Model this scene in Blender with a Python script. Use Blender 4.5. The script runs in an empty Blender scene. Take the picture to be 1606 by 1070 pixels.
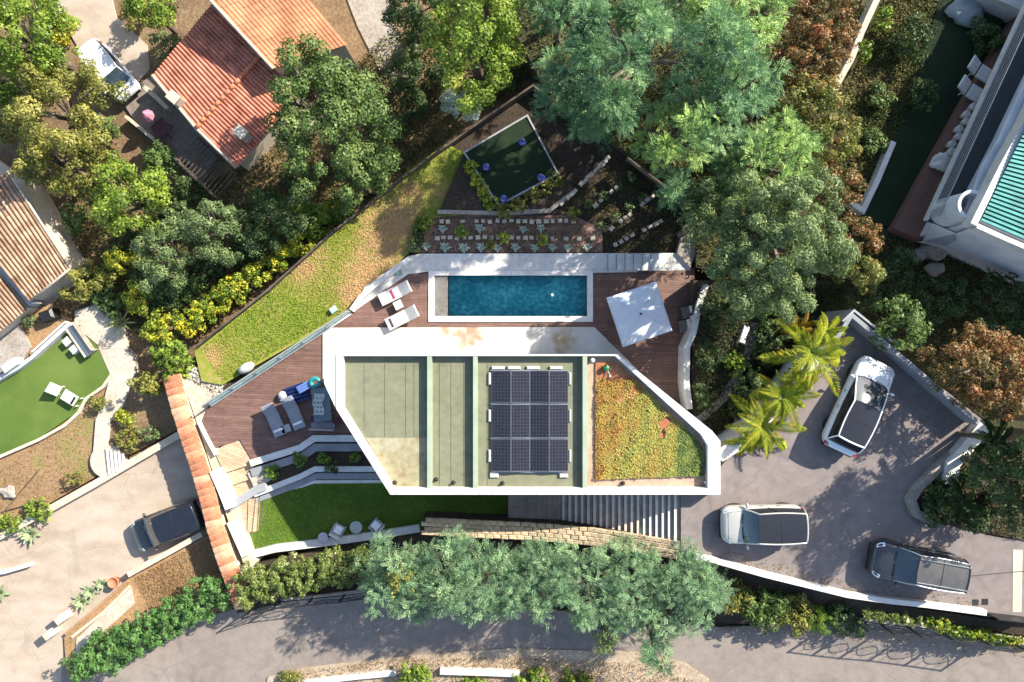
import bpy, bmesh, math, random
import numpy as np
from mathutils import Vector, Matrix
R = math.radians
C = bpy.context.scene.collection
scn = bpy.context.scene
# ---------------------------------------------------------------- camera, sky, sun, exposure
CAM_H = 34.0                     # drone height above the car park (z = 0)
F = 24.0/36.0*1606               # focal length in photo pixels
cd = bpy.data.cameras.new('drone_camera'); cam = bpy.data.objects.new('drone_camera', cd); C.objects.link(cam)
cam.location = (0, 0, CAM_H); cam.rotation_euler = (0, 0, 0)
cd.lens = 24.0; cd.sensor_width = 36.0; cd.clip_end = 2000
scn.camera = cam
SUN_EL, SUN_DIR = R(34), Vector((0.81, 0.587, 0)).normalized()
world = bpy.data.worlds.new('World'); scn.world = world; world.use_nodes = True
wn = world.node_tree
sky = wn.nodes.new('ShaderNodeTexSky'); sky.sky_type = 'NISHITA'; sky.sun_disc = False
sky.sun_elevation = SUN_EL; sky.sun_rotation = math.atan2(SUN_DIR.x, SUN_DIR.y)
wn.nodes['Background'].inputs['Strength'].default_value = 0.125
wn.links.new(sky.outputs[0], wn.nodes['Background'].inputs['Color'])
sd = bpy.data.lights.new('sun', 'SUN'); sun = bpy.data.objects.new('sun', sd); C.objects.link(sun)
sd.energy = 5.0; sd.angle = R(0.5); sd.color = (1.0, 0.93, 0.80)
sun.rotation_euler = Vector((-SUN_DIR.x*math.cos(SUN_EL), -SUN_DIR.y*math.cos(SUN_EL), -math.sin(SUN_EL))).to_track_quat('-Z', 'Y').to_euler()
sun.location = (30, 20, 40)
scn.view_settings.view_transform = 'Standard'
try: scn.view_settings.look = 'None'
except Exception: pass
scn.view_settings.gamma = 1; scn.view_settings.use_curve_mapping = False
scn.view_settings.exposure = 1.22
scn.cycles.max_bounces = 6; scn.cycles.transparent_max_bounces = 8
# ---------------------------------------------------------------- helpers
def W(px, py, z):
    """real-world point at height z that stands where the photograph shows pixel (px, py)"""
    s = (CAM_H - z)/F
    return Vector(((px-803)*s, (535-py)*s, z))
def S(z): return (CAM_H - z)/F        # metres per photo pixel at height z
def ang(dx, dy): return math.atan2(-dy, dx)
def tag(o, label=None, cat=None, group=None, kind=None):
    if label: o['label'] = label
    if cat: o['category'] = cat
    if group: o['group'] = group
    if kind: o['kind'] = kind
    return o
def thing(name, label, cat, loc=(0, 0, 0), rz=0, group=None):
    o = bpy.data.objects.new(name, None); C.objects.link(o); o.empty_display_size = .2
    o.location = loc; o.rotation_euler = (0, 0, rz)
    return tag(o, label, cat, group)
def link(name, me, m, parent=None, smooth=False):
    o = bpy.data.objects.new(name, me); C.objects.link(o)
    if m and not me.materials: me.materials.append(m)
    if parent: o.parent = parent
    if smooth and len(me.polygons): me.polygons.foreach_set('use_smooth', [True]*len(me.polygons))
    return o
def dup(root, loc, rz, label=None, group=None, scale=None):
    r = root.copy(); C.objects.link(r); r.location = loc; r.rotation_euler = (0, 0, rz)
    if scale: r.scale = scale
    if label: r['label'] = label
    if group: r['group'] = group
    for ch in list(root.children):
        c = ch.copy(); C.objects.link(c); c.parent = r
        for g in list(ch.children):
            d = g.copy(); C.objects.link(d); d.parent = c
    return r
class MB:
    def __init__(s, o=(0, 0, 0)): s.v = []; s.f = []; s.o = Vector(o); s.t = []
    def add(s, vs, fs):
        b = len(s.v); s.v += [Vector(v)-s.o for v in vs]; s.f += [tuple(i+b for i in f) for f in fs]; return s
    def box(s, c, d, rz=0, M=None):
        x, y, z = d[0]/2, d[1]/2, d[2]/2
        vs = [Vector((a*x, b*y, e*z)) for e in (-1, 1) for b in (-1, 1) for a in (-1, 1)]
        q = M or Matrix.Rotation(rz, 3, 'Z')
        return s.add([q @ v + Vector(c) for v in vs], [(0, 2, 3, 1), (4, 5, 7, 6), (0, 1, 5, 4), (2, 6, 7, 3), (0, 4, 6, 2), (1, 3, 7, 5)])
    def bevbox(s, c, d, b=.02, rz=0, M=None):
        """box with chamfered top edges"""
        x, y, z = d[0]/2, d[1]/2, d[2]/2; q = M or Matrix.Rotation(rz, 3, 'Z'); vs = []
        for (k, zz) in ((0, -z), (0, z-b), (b, z)):
            vs += [(-x+k, -y+k, zz), (x-k, -y+k, zz), (x-k, y-k, zz), (-x+k, y-k, zz)]
        fs = [(3, 2, 1, 0), (8, 9, 10, 11)]
        for L in (0, 4):
            for i in range(4): fs.append((L+i, L+(i+1) % 4, L+4+(i+1) % 4, L+4+i))
        return s.add([q @ Vector(v) + Vector(c) for v in vs], fs)
    def prism(s, pts, z0, z1):
        """pts: world xy, top z1 (or per-point z already in pts), down to z0"""
        P = [Vector((p[0], p[1], p[2] if z1 is None else z1)) for p in pts]
        A = sum(P[i].x*P[(i+1) % len(P)].y-P[(i+1) % len(P)].x*P[i].y for i in range(len(P)))
        if A < 0: P.reverse()
        n = len(P)
        vs = P+[Vector((p.x, p.y, z0)) for p in P]
        return s.add(vs, [tuple(range(n))]+[(i, n+i, n+(i+1) % n, (i+1) % n) for i in range(n)])
    def wall(s, pts, w, z0, closed=False):
        """wall along a line of world points (their z is the top), width w, foot at z0"""
        P = [Vector(p) for p in pts]; n = len(P); Ls = []; Rs = []
        for i in range(n):
            a = P[(i-1) % n] if (i > 0 or closed) else P[i]; b = P[(i+1) % n] if (i < n-1 or closed) else P[i]
            d1 = (P[i]-a).xy; d2 = (b-P[i]).xy
            d1 = d1.normalized() if d1.length > 1e-6 else d2.normalized(); d2 = d2.normalized() if d2.length > 1e-6 else d1
            t = (d1+d2).normalized(); nn = Vector((-t.y, t.x)); k = w/2/max(.35, nn.dot(Vector((-d1.y, d1.x))))
            Ls.append(Vector((P[i].x+nn.x*k, P[i].y+nn.y*k, P[i].z))); Rs.append(Vector((P[i].x-nn.x*k, P[i].y-nn.y*k, P[i].z)))
        foot = (lambda v: Vector((v.x, v.y, z0 if not callable(z0) else z0(v))))
        vs = Ls+Rs+[foot(v) for v in Ls]+[foot(v) for v in Rs]; fs = []
        for i in range(n if closed else n-1):
            j = (i+1) % n
            fs += [(i, n+i, n+j, j), (2*n+i, i, j, 2*n+j), (n+i, 3*n+i, 3*n+j, n+j)]
        if not closed: fs += [(0, 2*n, 3*n, n), (n-1, 2*n-1, 4*n-1, 3*n-1)]
        return s.add(vs, fs)
    def tube(s, pts, r, n=6, r1=None):
        P = [Vector(p) for p in pts]; m = len(P); vs = []; fs = []
        for i, p in enumerate(P):
            t = (P[min(i+1, m-1)]-P[max(i-1, 0)]).normalized()
            u = t.cross(Vector((0, 0, 1)) if abs(t.z) < .9 else Vector((1, 0, 0))).normalized(); w = t.cross(u)
            rr = r if r1 is None else r+(r1-r)*i/max(1, m-1)
            vs += [p+(u*math.cos(2*math.pi*k/n)+w*math.sin(2*math.pi*k/n))*rr for k in range(n)]
        for i in range(m-1):
            for k in range(n): fs.append((i*n+k, i*n+(k+1) % n, (i+1)*n+(k+1) % n, (i+1)*n+k))
        fs += [tuple(range(n-1, -1, -1)), tuple(range((m-1)*n, m*n))]
        return s.add(vs, fs)
    def lathe(s, c, prof, n=20):
        c = Vector(c); vs = []; fs = []; m = len(prof)
        for (r, z) in prof: vs += [c+Vector((r*math.cos(2*math.pi*k/n), r*math.sin(2*math.pi*k/n), z)) for k in range(n)]
        for i in range(m-1):
            for k in range(n): fs.append((i*n+k, i*n+(k+1) % n, (i+1)*n+(k+1) % n, (i+1)*n+k))
        if prof[0][0] > 1e-3: fs.append(tuple(range(n-1, -1, -1)))
        if prof[-1][0] > 1e-3: fs.append(tuple(range((m-1)*n, m*n)))
        return s.add(vs, fs)
    def patch(s, fn, nu, nv, flip=False):
        vs = [fn(i/nu, j/nv) for j in range(nv+1) for i in range(nu+1)]; fs = []
        for j in range(nv):
            for i in range(nu):
                a = j*(nu+1)+i; q = (a, a+1, a+nu+2, a+nu+1); fs.append(q[::-1] if flip else q)
        return s.add(vs, fs)
    def me(s, name):
        m = bpy.data.meshes.new(name); m.from_pydata([tuple(v) for v in s.v], [], s.f); m.update()
        if s.t:
            a = m.attributes.new('tint', 'FLOAT', 'FACE'); a.data.foreach_set('value', s.t)
        return m
    def build(s, name, m, parent=None, smooth=False):
        return link(name, s.me(name), m, parent, smooth)
def pl(pts, z): return [W(x, y, z) for x, y in pts]
def part(name, mb, m, parent, smooth=False): return mb.build(name, m, parent, smooth)
def solid(name, label, cat, mb, m, group=None, smooth=False):
    return tag(mb.build(name, m, None, smooth), label, cat, group)
def structure(name, pts, z, m, z0=None):
    mb = MB(); mb.prism(pl(pts, z), z-.6 if z0 is None else z0, z)
    return tag(mb.build(name, m), kind='structure')
def rock(c, r, sq=.6, seed=0, amp=.22):
    """weathered lump: a displaced sphere"""
    from mathutils import noise
    q = MB(); bm = bmesh.new(); bmesh.ops.create_icosphere(bm, subdivisions=3, radius=1)
    c = Vector(c); off = Vector((seed*3.1, seed*1.7, seed*.9))
    vs = []
    for v in bm.verts:
        d = 1+amp*noise.noise(v.co*1.3+off)*1.6+amp*.5*noise.noise(v.co*3.1+off); vs.append(c+Vector((v.co.x*r*d, v.co.y*r*d*.85, v.co.z*r*sq*d+r*sq*.45)))
    q.add(vs, [tuple(v.index for v in f.verts) for f in bm.faces]); bm.free(); return q
def ribbon(name, a, b, m, depth=2.0):
    """sloping strip between two lines of (px, py, z)"""
    A = [W(*p) for p in a]; B = [W(*p) for p in b]; n = len(A); mb = MB()
    lo = [v-Vector((0, 0, depth)) for v in A]+[v-Vector((0, 0, depth)) for v in B]
    fs = []
    for i in range(n-1): fs += [(i, n+i, n+i+1, i+1), (2*n+i, i, i+1, 2*n+i+1), (n+i, 3*n+i, 3*n+i+1, n+i+1)]
    fs += [(0, 2*n, 3*n, n), (n-1, 2*n-1, 4*n-1, 3*n-1)]
    mb.add(A+B+lo, fs)
    o = mb.build(name, m); bm = bmesh.new(); bm.from_mesh(o.data); bmesh.ops.recalc_face_normals(bm, faces=bm.faces); bm.to_mesh(o.data); bm.free()
    return tag(o, kind='structure')
# ---------------------------------------------------------------- materials
def nodes(name):
    m = bpy.data.materials.new(name); m.use_nodes = True; nt = m.node_tree
    return m, nt, nt.nodes['Principled BSDF'], nt.nodes.new, nt.links.new
def mat(name, cols, scale=3.0, rough=.8, bump=.0, bscale=None, metal=0, detail=8, scale2=None, spots=None, coat=0, spec=.4, stretch=None, speck=0, cracks=0):
    """cols: ramp colours low..high of a fractal noise; scale2 adds a finer second noise; spots: (x,y,z,r,colour) stains"""
    m, nt, b, N, L = nodes(name)
    tc = N('ShaderNodeTexCoord'); src = tc.outputs['Object']
    if stretch:
        mp = N('ShaderNodeMapping'); mp.inputs['Rotation'].default_value = (0, 0, stretch[2]); mp.inputs['Scale'].default_value = (stretch[0], stretch[1], 1)
        L(src, mp.inputs[0]); src = mp.outputs[0]
    n1 = N('ShaderNodeTexNoise'); n1.inputs['Scale'].default_value = scale; n1.inputs['Detail'].default_value = detail; n1.inputs['Roughness'].default_value = .62
    L(src, n1.inputs['Vector']); fac = n1.outputs['Fac']
    if scale2:
        n2 = N('ShaderNodeTexNoise'); n2.inputs['Scale'].default_value = scale2; n2.inputs['Detail'].default_value = 4; L(src, n2.inputs['Vector'])
        ma = N('ShaderNodeMath'); ma.operation = 'MULTIPLY_ADD'; L(n2.outputs['Fac'], ma.inputs[0]); ma.inputs[1].default_value = .5
        mb = N('ShaderNodeMath'); mb.operation = 'MULTIPLY'; L(fac, mb.inputs[0]); mb.inputs[1].default_value = .5; L(mb.outputs[0], ma.inputs[2]); fac = ma.outputs[0]
    rp = N('ShaderNodeValToRGB'); el = rp.color_ramp.elements
    lo, hi = .34, .66
    while len(el) < len(cols): el.new(.5)
    for i, c in enumerate(cols):
        el[i].position = lo+(hi-lo)*i/max(1, len(cols)-1); el[i].color = (*c, 1)
    L(fac, rp.inputs[0]); col = rp.outputs[0]
    for (x, y, z, r, c) in spots or []:
        vd = N('ShaderNodeVectorMath'); vd.operation = 'DISTANCE'; L(tc.outputs['Object'], vd.inputs[0]); vd.inputs[1].default_value = (x, y, z)
        nz = N('ShaderNodeTexNoise'); nz.inputs['Scale'].default_value = 2.2; nz.inputs['Detail'].default_value = 6; L(tc.outputs['Object'], nz.inputs['Vector'])
        a1 = N('ShaderNodeMath'); a1.operation = 'MULTIPLY_ADD'; L(nz.outputs['Fac'], a1.inputs[0]); a1.inputs[1].default_value = r*2.4; L(vd.outputs['Value'], a1.inputs[2])
        mr = N('ShaderNodeMapRange'); mr.inputs['From Min'].default_value = r*1.4; mr.inputs['From Max'].default_value = r*2.3; mr.inputs['To Min'].default_value = .75; mr.inputs['To Max'].default_value = 0
        L(a1.outputs[0], mr.inputs['Value']); mx = N('ShaderNodeMixRGB'); L(mr.outputs[0], mx.inputs[0]); L(col, mx.inputs[1]); mx.inputs[2].default_value = (*c, 1); col = mx.outputs[0]
    def mul(col, fac, a, b_, lo, hi):
        mr = N('ShaderNodeMapRange'); mr.inputs['From Min'].default_value = a; mr.inputs['From Max'].default_value = b_; mr.inputs['To Min'].default_value = lo; mr.inputs['To Max'].default_value = hi; L(fac, mr.inputs['Value'])
        mx = N('ShaderNodeMixRGB'); mx.blend_type = 'MULTIPLY'; mx.inputs[0].default_value = 1; L(col, mx.inputs[1]); L(mr.outputs[0], mx.inputs[2]); return mx.outputs[0]
    if speck:      # aggregate and grit
        ns = N('ShaderNodeTexNoise'); ns.inputs['Scale'].default_value = 14; ns.inputs['Detail'].default_value = 6; ns.inputs['Roughness'].default_value = .8; L(tc.outputs['Object'], ns.inputs['Vector']); col = mul(col, ns.outputs['Fac'], .3, .7, 1-speck, 1+speck)
        nb = N('ShaderNodeTexNoise'); nb.inputs['Scale'].default_value = .55; nb.inputs['Detail'].default_value = 7; nb.inputs['Distortion'].default_value = 1.2; L(tc.outputs['Object'], nb.inputs['Vector']); col = mul(col, nb.outputs['Fac'], .56, .68, 1, 1-speck*1.1)
    if cracks:     # hairline cracks of the surface, broken up by noise
        wv = N('ShaderNodeTexNoise'); wv.inputs['Scale'].default_value = 1.1; wv.inputs['Detail'].default_value = 5; L(tc.outputs['Object'], wv.inputs['Vector'])
        mv = N('ShaderNodeMixRGB'); mv.inputs[0].default_value = .28; L(tc.outputs['Object'], mv.inputs[1]); L(wv.outputs['Color'], mv.inputs[2])
        vo_ = N('ShaderNodeTexVoronoi'); vo_.feature = 'DISTANCE_TO_EDGE'; vo_.inputs['Scale'].default_value = cracks; L(mv.outputs[0], vo_.inputs['Vector']); col = mul(col, vo_.outputs['Distance'], .0, .009, .84, 1)
    L(col, b.inputs['Base Color'])
    b.inputs['Roughness'].default_value = rough; b.inputs['Metallic'].default_value = metal; b.inputs['Specular IOR Level'].default_value = spec
    if coat: b.inputs['Coat Weight'].default_value = coat; b.inputs['Coat Roughness'].default_value = .04
    if bump:
        n3 = N('ShaderNodeTexNoise'); n3.inputs['Scale'].default_value = bscale or scale*6; n3.inputs['Detail'].default_value = 6; L(src, n3.inputs['Vector'])
        bp = N('ShaderNodeBump'); bp.inputs['Strength'].default_value = bump; bp.inputs['Distance'].default_value = .05; L(n3.outputs['Fac'], bp.inputs['Height']); L(bp.outputs[0], b.inputs['Normal'])
    return m
def flat(name, c, rough=.6, metal=0, coat=0, spec=.5, var=.12):
    return mat(name, [tuple(k*(1-var) for k in c), tuple(min(1, k*(1+var)) for k in c)], scale=2.5, rough=rough, metal=metal, coat=coat, spec=spec)
def plank(name, c1, c2, gap, bw=.14, bl=2.6, rot=0, rough=.7):
    m, nt, b, N, L = nodes(name)
    tc = N('ShaderNodeTexCoord'); mp = N('ShaderNodeMapping'); mp.inputs['Rotation'].default_value = (0, 0, rot); L(tc.outputs['Object'], mp.inputs[0])
    br = N('ShaderNodeTexBrick'); L(mp.outputs[0], br.inputs['Vector']); br.inputs['Scale'].default_value = 1
    br.inputs['Color1'].default_value = (*c1, 1); br.inputs['Color2'].default_value = (*c2, 1); br.inputs['Mortar'].default_value = (*gap, 1)
    br.inputs['Mortar Size'].default_value = .007; br.inputs['Brick Width'].default_value = bl; br.inputs['Row Height'].default_value = bw; br.offset = .37
    nz = N('ShaderNodeTexNoise'); nz.inputs['Scale'].default_value = .9; nz.inputs['Detail'].default_value = 9; nz.inputs['Roughness'].default_value = .7; L(tc.outputs['Object'], nz.inputs['Vector'])
    mp2 = N('ShaderNodeMapping'); mp2.inputs['Scale'].default_value = (1.2, 16, 1); mp2.inputs['Rotation'].default_value = (0, 0, rot); L(tc.outputs['Object'], mp2.inputs[0])
    gr = N('ShaderNodeTexNoise'); gr.inputs['Scale'].default_value = 2; gr.inputs['Detail'].default_value = 5; L(mp2.outputs[0], gr.inputs['Vector'])
    ad = N('ShaderNodeMath'); ad.operation = 'ADD'; L(nz.outputs['Fac'], ad.inputs[0]); L(gr.outputs['Fac'], ad.inputs[1])
    mr = N('ShaderNodeMapRange'); mr.inputs['From Min'].default_value = .7; mr.inputs['From Max'].default_value = 1.3; mr.inputs['To Min'].default_value = .62; mr.inputs['To Max'].default_value = 1.35; L(ad.outputs[0], mr.inputs['Value'])
    mx = N('ShaderNodeMixRGB'); mx.blend_type = 'MULTIPLY'; mx.inputs[0].default_value = 1; L(br.outputs['Color'], mx.inputs[1]); L(mr.outputs[0], mx.inputs[2]); L(mx.outputs[0], b.inputs['Base Color'])
    bp = N('ShaderNodeBump'); bp.inputs['Strength'].default_value = .5; bp.inputs['Distance'].default_value = .02; bp.invert = True; L(br.outputs['Fac'], bp.inputs['Height']); L(bp.outputs[0], b.inputs['Normal'])
    b.inputs['Roughness'].default_value = rough
    return m
def tinted(name, cols, rough=.6, transl=.0, noise=0, spec=.3):
    """colour from the per-piece 'tint' attribute (leaf, tile, blade)"""
    m, nt, b, N, L = nodes(name)
    at = N('ShaderNodeAttribute'); at.attribute_name = 'tint'; fac = at.outputs['Fac']
    rp = N('ShaderNodeValToRGB'); el = rp.color_ramp.elements
    while len(el) < len(cols): el.new(.5)
    for i, c in enumerate(cols): el[i].position = i/max(1, len(cols)-1); el[i].color = (*c, 1)
    L(fac, rp.inputs[0]); col = rp.outputs[0]
    if noise:
        tc = N('ShaderNodeTexCoord'); nz = N('ShaderNodeTexNoise'); nz.inputs['Scale'].default_value = noise; nz.inputs['Detail'].default_value = 6; L(tc.outputs['Object'], nz.inputs['Vector'])
        mr = N('ShaderNodeMapRange'); mr.inputs['From Min'].default_value = .3; mr.inputs['From Max'].default_value = .7; mr.inputs['To Min'].default_value = .7; mr.inputs['To Max'].default_value = 1.25; L(nz.outputs['Fac'], mr.inputs['Value'])
        mx = N('ShaderNodeMixRGB'); mx.blend_type = 'MULTIPLY'; mx.inputs[0].default_value = 1; L(col, mx.inputs[1]); L(mr.outputs[0], mx.inputs[2]); col = mx.outputs[0]
    L(col, b.inputs['Base Color']); b.inputs['Roughness'].default_value = rough; b.inputs['Specular IOR Level'].default_value = spec
    if transl:
        tr = N('ShaderNodeBsdfTranslucent'); L(col, tr.inputs['Color']); ms = N('ShaderNodeMixShader'); ms.inputs[0].default_value = transl
        L(b.outputs[0], ms.inputs[1]); L(tr.outputs[0], ms.inputs[2]); L(ms.outputs[0], nt.nodes['Material Output'].inputs['Surface'])
    return m
M = {}
M['soil'] = mat('soil', [(.10, .065, .035), (.17, .11, .06), (.26, .18, .10)], .5, .95, .8, 9, scale2=7)
M['dry_soil'] = mat('dry_soil', [(.17, .125, .05), (.30, .18, .09), (.40, .24, .13)], .55, .95, .7, 12, scale2=8)
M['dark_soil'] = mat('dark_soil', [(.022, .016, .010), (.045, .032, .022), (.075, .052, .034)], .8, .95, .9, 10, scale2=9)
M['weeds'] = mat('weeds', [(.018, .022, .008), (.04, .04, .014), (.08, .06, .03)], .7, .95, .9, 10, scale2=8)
M['lawn'] = mat('lawn', [(.12, .15, .018), (.19, .20, .03), (.28, .235, .07), (.36, .25, .12)], .32, .95, .8, 30, scale2=3.2)
M['green_lawn'] = mat('green_lawn', [(.05, .10, .010), (.08, .145, .014), (.14, .19, .03)], .9, .95, .8, 40, scale2=12)
M['turf'] = mat('turf', [(.065, .115, .015), (.085, .14, .02), (.12, .17, .032)], .35, .95, .5, 60)
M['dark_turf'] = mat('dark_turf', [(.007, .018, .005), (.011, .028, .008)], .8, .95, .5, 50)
M['asphalt'] = mat('asphalt', [(.20, .165, .14), (.24, .20, .172), (.275, .23, .20)], .25, .9, .4, 60, scale2=2.2, speck=.17, cracks=.33)
M['drive'] = mat('drive', [(.155, .13, .122), (.195, .164, .154), (.23, .195, .184)], .28, .9, .4, 60, scale2=1.9, speck=.17, cracks=.36)
M['concrete_drive'] = mat('concrete_drive', [(.31, .24, .178), (.385, .31, .242), (.445, .37, .30)], .22, .9, .4, 40, scale2=1.1, speck=.15, cracks=.4, stretch=(.5, 1.3, R(-38)))
M['pale_concrete'] = mat('pale_concrete', [(.34, .285, .22), (.44, .385, .315), (.51, .46, .39)], .6, .9, .3, 30, scale2=5)
M['cream'] = mat('cream', [(.40, .33, .23), (.51, .435, .33), (.58, .51, .40)], .7, .9, .3, 20, scale2=6)
M['grey_stone'] = mat('grey_stone', [(.20, .17, .14), (.30, .26, .22), (.38, .34, .29)], .9, .9, .6, 12, scale2=6)
M['white_wall'] = mat('white_wall', [(.46, .44, .40), (.57, .555, .53), (.64, .63, .61)], .7, .85, .15, 25, scale2=4)
M['render_white'] = mat('render_white', [(.44, .43, .40), (.54, .53, .505), (.61, .60, .58)], .45, .8, .1, 25, scale2=3, stretch=(2.5, .8, 0))
M['grey_wall'] = mat('grey_wall', [(.26, .26, .265), (.34, .34, .35)], .8, .85, .15, 25)
M['grey_ledge'] = mat('grey_ledge', [(.20, .205, .22), (.27, .275, .29)], .8, .85, .15, 25)
M['dark_metal'] = flat('dark_metal', (.025, .025, .027), .45, .3)
M['steel'] = flat('steel', (.30, .32, .33), .35, .6)
M['rail_metal'] = flat('rail_metal', (.33, .36, .35), .5, .3)
M['glass'] = flat('glass', (.02, .03, .035), .06, 0, spec=.6)
M['black'] = flat('black', (.012, .012, .013), .5)
M['wood_fence'] = mat('wood_fence', [(.045, .034, .024), (.09, .07, .05), (.14, .11, .08)], 1.2, .9, .5, 14)
M['bark'] = mat('bark', [(.06, .045, .03), (.12, .09, .065), (.20, .16, .12)], 3, .95, .8, 14)
M['pale_bark'] = mat('pale_bark', [(.15, .11, .08), (.28, .22, .17)], 3, .95, .6, 14)
M['deck'] = plank('deck', (.135, .072, .054), (.18, .10, .077), (.06, .032, .024), .14, 2.6, R(2))
M['deck_dark'] = plank('deck_dark', (.10, .055, .045), (.135, .075, .06), (.02, .012, .01), .14, 2.6, R(0))
M['step_wood'] = plank('step_wood', (.45, .31, .19), (.54, .38, .25), (.16, .10, .06), .16, 3, R(25))
M['court_wood'] = plank('court_wood', (.24, .19, .16), (.29, .235, .20), (.08, .06, .05), .12, 3, R(90))
# ---------------------------------------------------------------- the setting
g = MB(); g.prism([(-500, -500), (500, -500), (500, 500), (-500, 500)], -6.60, -4.95)
tag(g.build('ground', M['soil']), kind='structure')
# upper garden shelf (pool level), hill garden behind it, rise towards the car park
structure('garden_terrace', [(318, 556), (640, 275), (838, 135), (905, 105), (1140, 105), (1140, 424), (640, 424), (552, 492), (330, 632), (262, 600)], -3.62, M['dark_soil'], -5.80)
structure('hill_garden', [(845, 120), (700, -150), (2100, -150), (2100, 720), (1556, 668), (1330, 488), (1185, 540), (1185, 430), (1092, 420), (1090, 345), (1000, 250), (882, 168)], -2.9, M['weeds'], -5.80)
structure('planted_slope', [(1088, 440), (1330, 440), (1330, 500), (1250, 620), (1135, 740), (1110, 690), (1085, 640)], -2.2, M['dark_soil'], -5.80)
structure('upper_lawn', [(305, 551), (640, 268), (700, 225), (770, 262), (745, 335), (652, 345), (640, 398), (562, 468), (545, 492), (348, 604), (316, 598)], -3.34, mat('lawn_dry', [(.12, .19, .015), (.19, .235, .022), (.27, .26, .05), (.36, .27, .11)], .32, .95, .8, 30, scale2=3.2, spots=[(*W(x, y, -3.33), r, (.46, .27, .13)) for x, y, r in ((608, 378, 1.7), (580, 425, 1.5), (562, 465, 1.1), (632, 345, 1.1), (474, 422, .8), (650, 300, .45), (335, 562, .5))]), -5.80)
# lower lawn, court, bank
structure('lower_lawn', [(380, 790), (420, 765), (480, 748), (800, 735), (800, 836), (662, 836), (395, 872)], -3.72, M['green_lawn'], -5.80)
structure('entrance_court', [(797, 740), (900, 740), (900, 828), (797, 826)], -3.00, M['court_wood'], -5.80)
# car park in front of the house
structure('car_park', [(1068, 740), (1128, 735), (1330, 492), (1548, 664), (1490, 712), (1432, 782), (1452, 815), (1560, 842), (1760, 870), (1760, 985), (1590, 972), (1440, 950), (1330, 932), (1200, 902), (1120, 878), (1068, 866)], 0, M['drive'], -5.80)
structure('concrete_band', [(1589, 862), (1604, 863), (1602, 960), (1588, 960)], .012, M['cream'], -.05)
# road along the foot of the plot, with verge and planted bank, all falling to the west
ribbon('road', [(-160, 1010, -4.70), (100, 985, -4.70), (275, 980, -4.60), (370, 955, -4.28), (450, 948, -4.05), (590, 932, -3.66), (800, 950, -3.12), (1000, 972, -2.65), (1130, 984, -2.35), (1350, 975, -1.75), (1480, 985, -1.4), (1620, 1008, -1.1), (1850, 1045, -.8)],
       [(x, 1200, z) for x, z in ((-160, -4.70), (100, -4.70), (275, -4.60), (370, -4.28), (450, -4.05), (590, -3.66), (800, -3.12), (1000, -2.65), (1130, -2.35), (1350, -1.75), (1480, -1.4), (1620, -1.1), (1850, -.8))], M['asphalt'])
ribbon('road_verge', [(420, 1062, -4.06), (480, 1047, -3.90), (620, 1031, -3.52), (800, 1017, -3.06), (1000, 1023, -2.59), (1075, 1040, -2.42), (1112, 1066, -2.32)],
       [(400, 1180, -4.06), (480, 1180, -3.90), (620, 1180, -3.52), (800, 1180, -3.06), (1000, 1180, -2.59), (1080, 1180, -2.42), (1116, 1180, -2.32)], mat('verge_soil', [(.22, .16, .10), (.36, .28, .20), (.46, .38, .29)], .9, .95, .6, 12, scale2=8), .5)
structure('palm_bed', [(1498, 722), (1640, 680), (1640, 856), (1560, 838), (1470, 818), (1440, 802), (1434, 786), (1470, 744)], .06, M['dark_soil'], -.5)
ribbon('planted_bank', [(378, 890, -4.08), (520, 856, -3.94), (656, 836, -3.69), (830, 846, -3.15), (1000, 862, -3.0), (1125, 884, -1.2), (1330, 940, -.7), (1450, 956, -.6), (1560, 972, -.5), (1700, 992, -.4)],
       [(372, 962, -4.17), (450, 944, -3.90), (590, 928, -3.62), (800, 946, -3.05), (1000, 968, -3.1), (1130, 980, -2.5), (1350, 972, -1.2), (1450, 978, -.9), (1560, 990, -.7), (1700, 1012, -.6)], M['dark_soil'])
# western neighbour: turf garden, path, dry bed, concrete drive
structure('concrete_yard', [(0, 838), (150, 752), (292, 668), (330, 790), (345, 850), (330, 838), (205, 905), (180, 930), (100, 1000), (95, 1080), (-60, 1080), (-60, 870)], -4.69, M['concrete_drive'], -6.20)
structure('turf_lawn', [(-60, 640), (0, 600), (90, 538), (112, 512), (152, 540), (173, 586), (161, 606), (122, 646), (60, 688), (-60, 742)], -4.43, M['turf'], -6.20)
structure('dry_bed', [(-60, 744), (60, 690), (122, 648), (161, 608), (175, 588), (150, 660), (146, 712), (150, 748), (0, 834), (-60, 870)], -4.60, mat('dry_bed_soil', [(.16, .11, .05), (.25, .155, .08), (.33, .21, .11)], .55, .95, .7, 12, scale2=8, spots=[(*W(x, y, -4.6), r, (.20, .19, .055)) for x, y, r in ((135, 665, .9), (110, 705, 1.1), (128, 735, .7), (60, 725, .5))]), -6.20)
structure('planted_bed', [(170, 708), (172, 660), (190, 640), (210, 585), (262, 596), (290, 668), (200, 715)], -4.56, M['soil'], -6.20)
structure('garden_path', [(118, 488), (150, 478), (190, 500), (196, 545), (208, 560), (211, 585), (192, 638), (172, 662), (168, 700), (146, 710), (150, 658), (161, 635), (173, 588), (152, 540), (116, 510)], -4.40, M['pale_concrete'], -6.20)
structure('forecourt', [(-40, 225), (12, 262), (62, 318), (134, 408), (118, 425), (60, 500), (-40, 560)], -4.69, M['cream'], -6.20)
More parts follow.
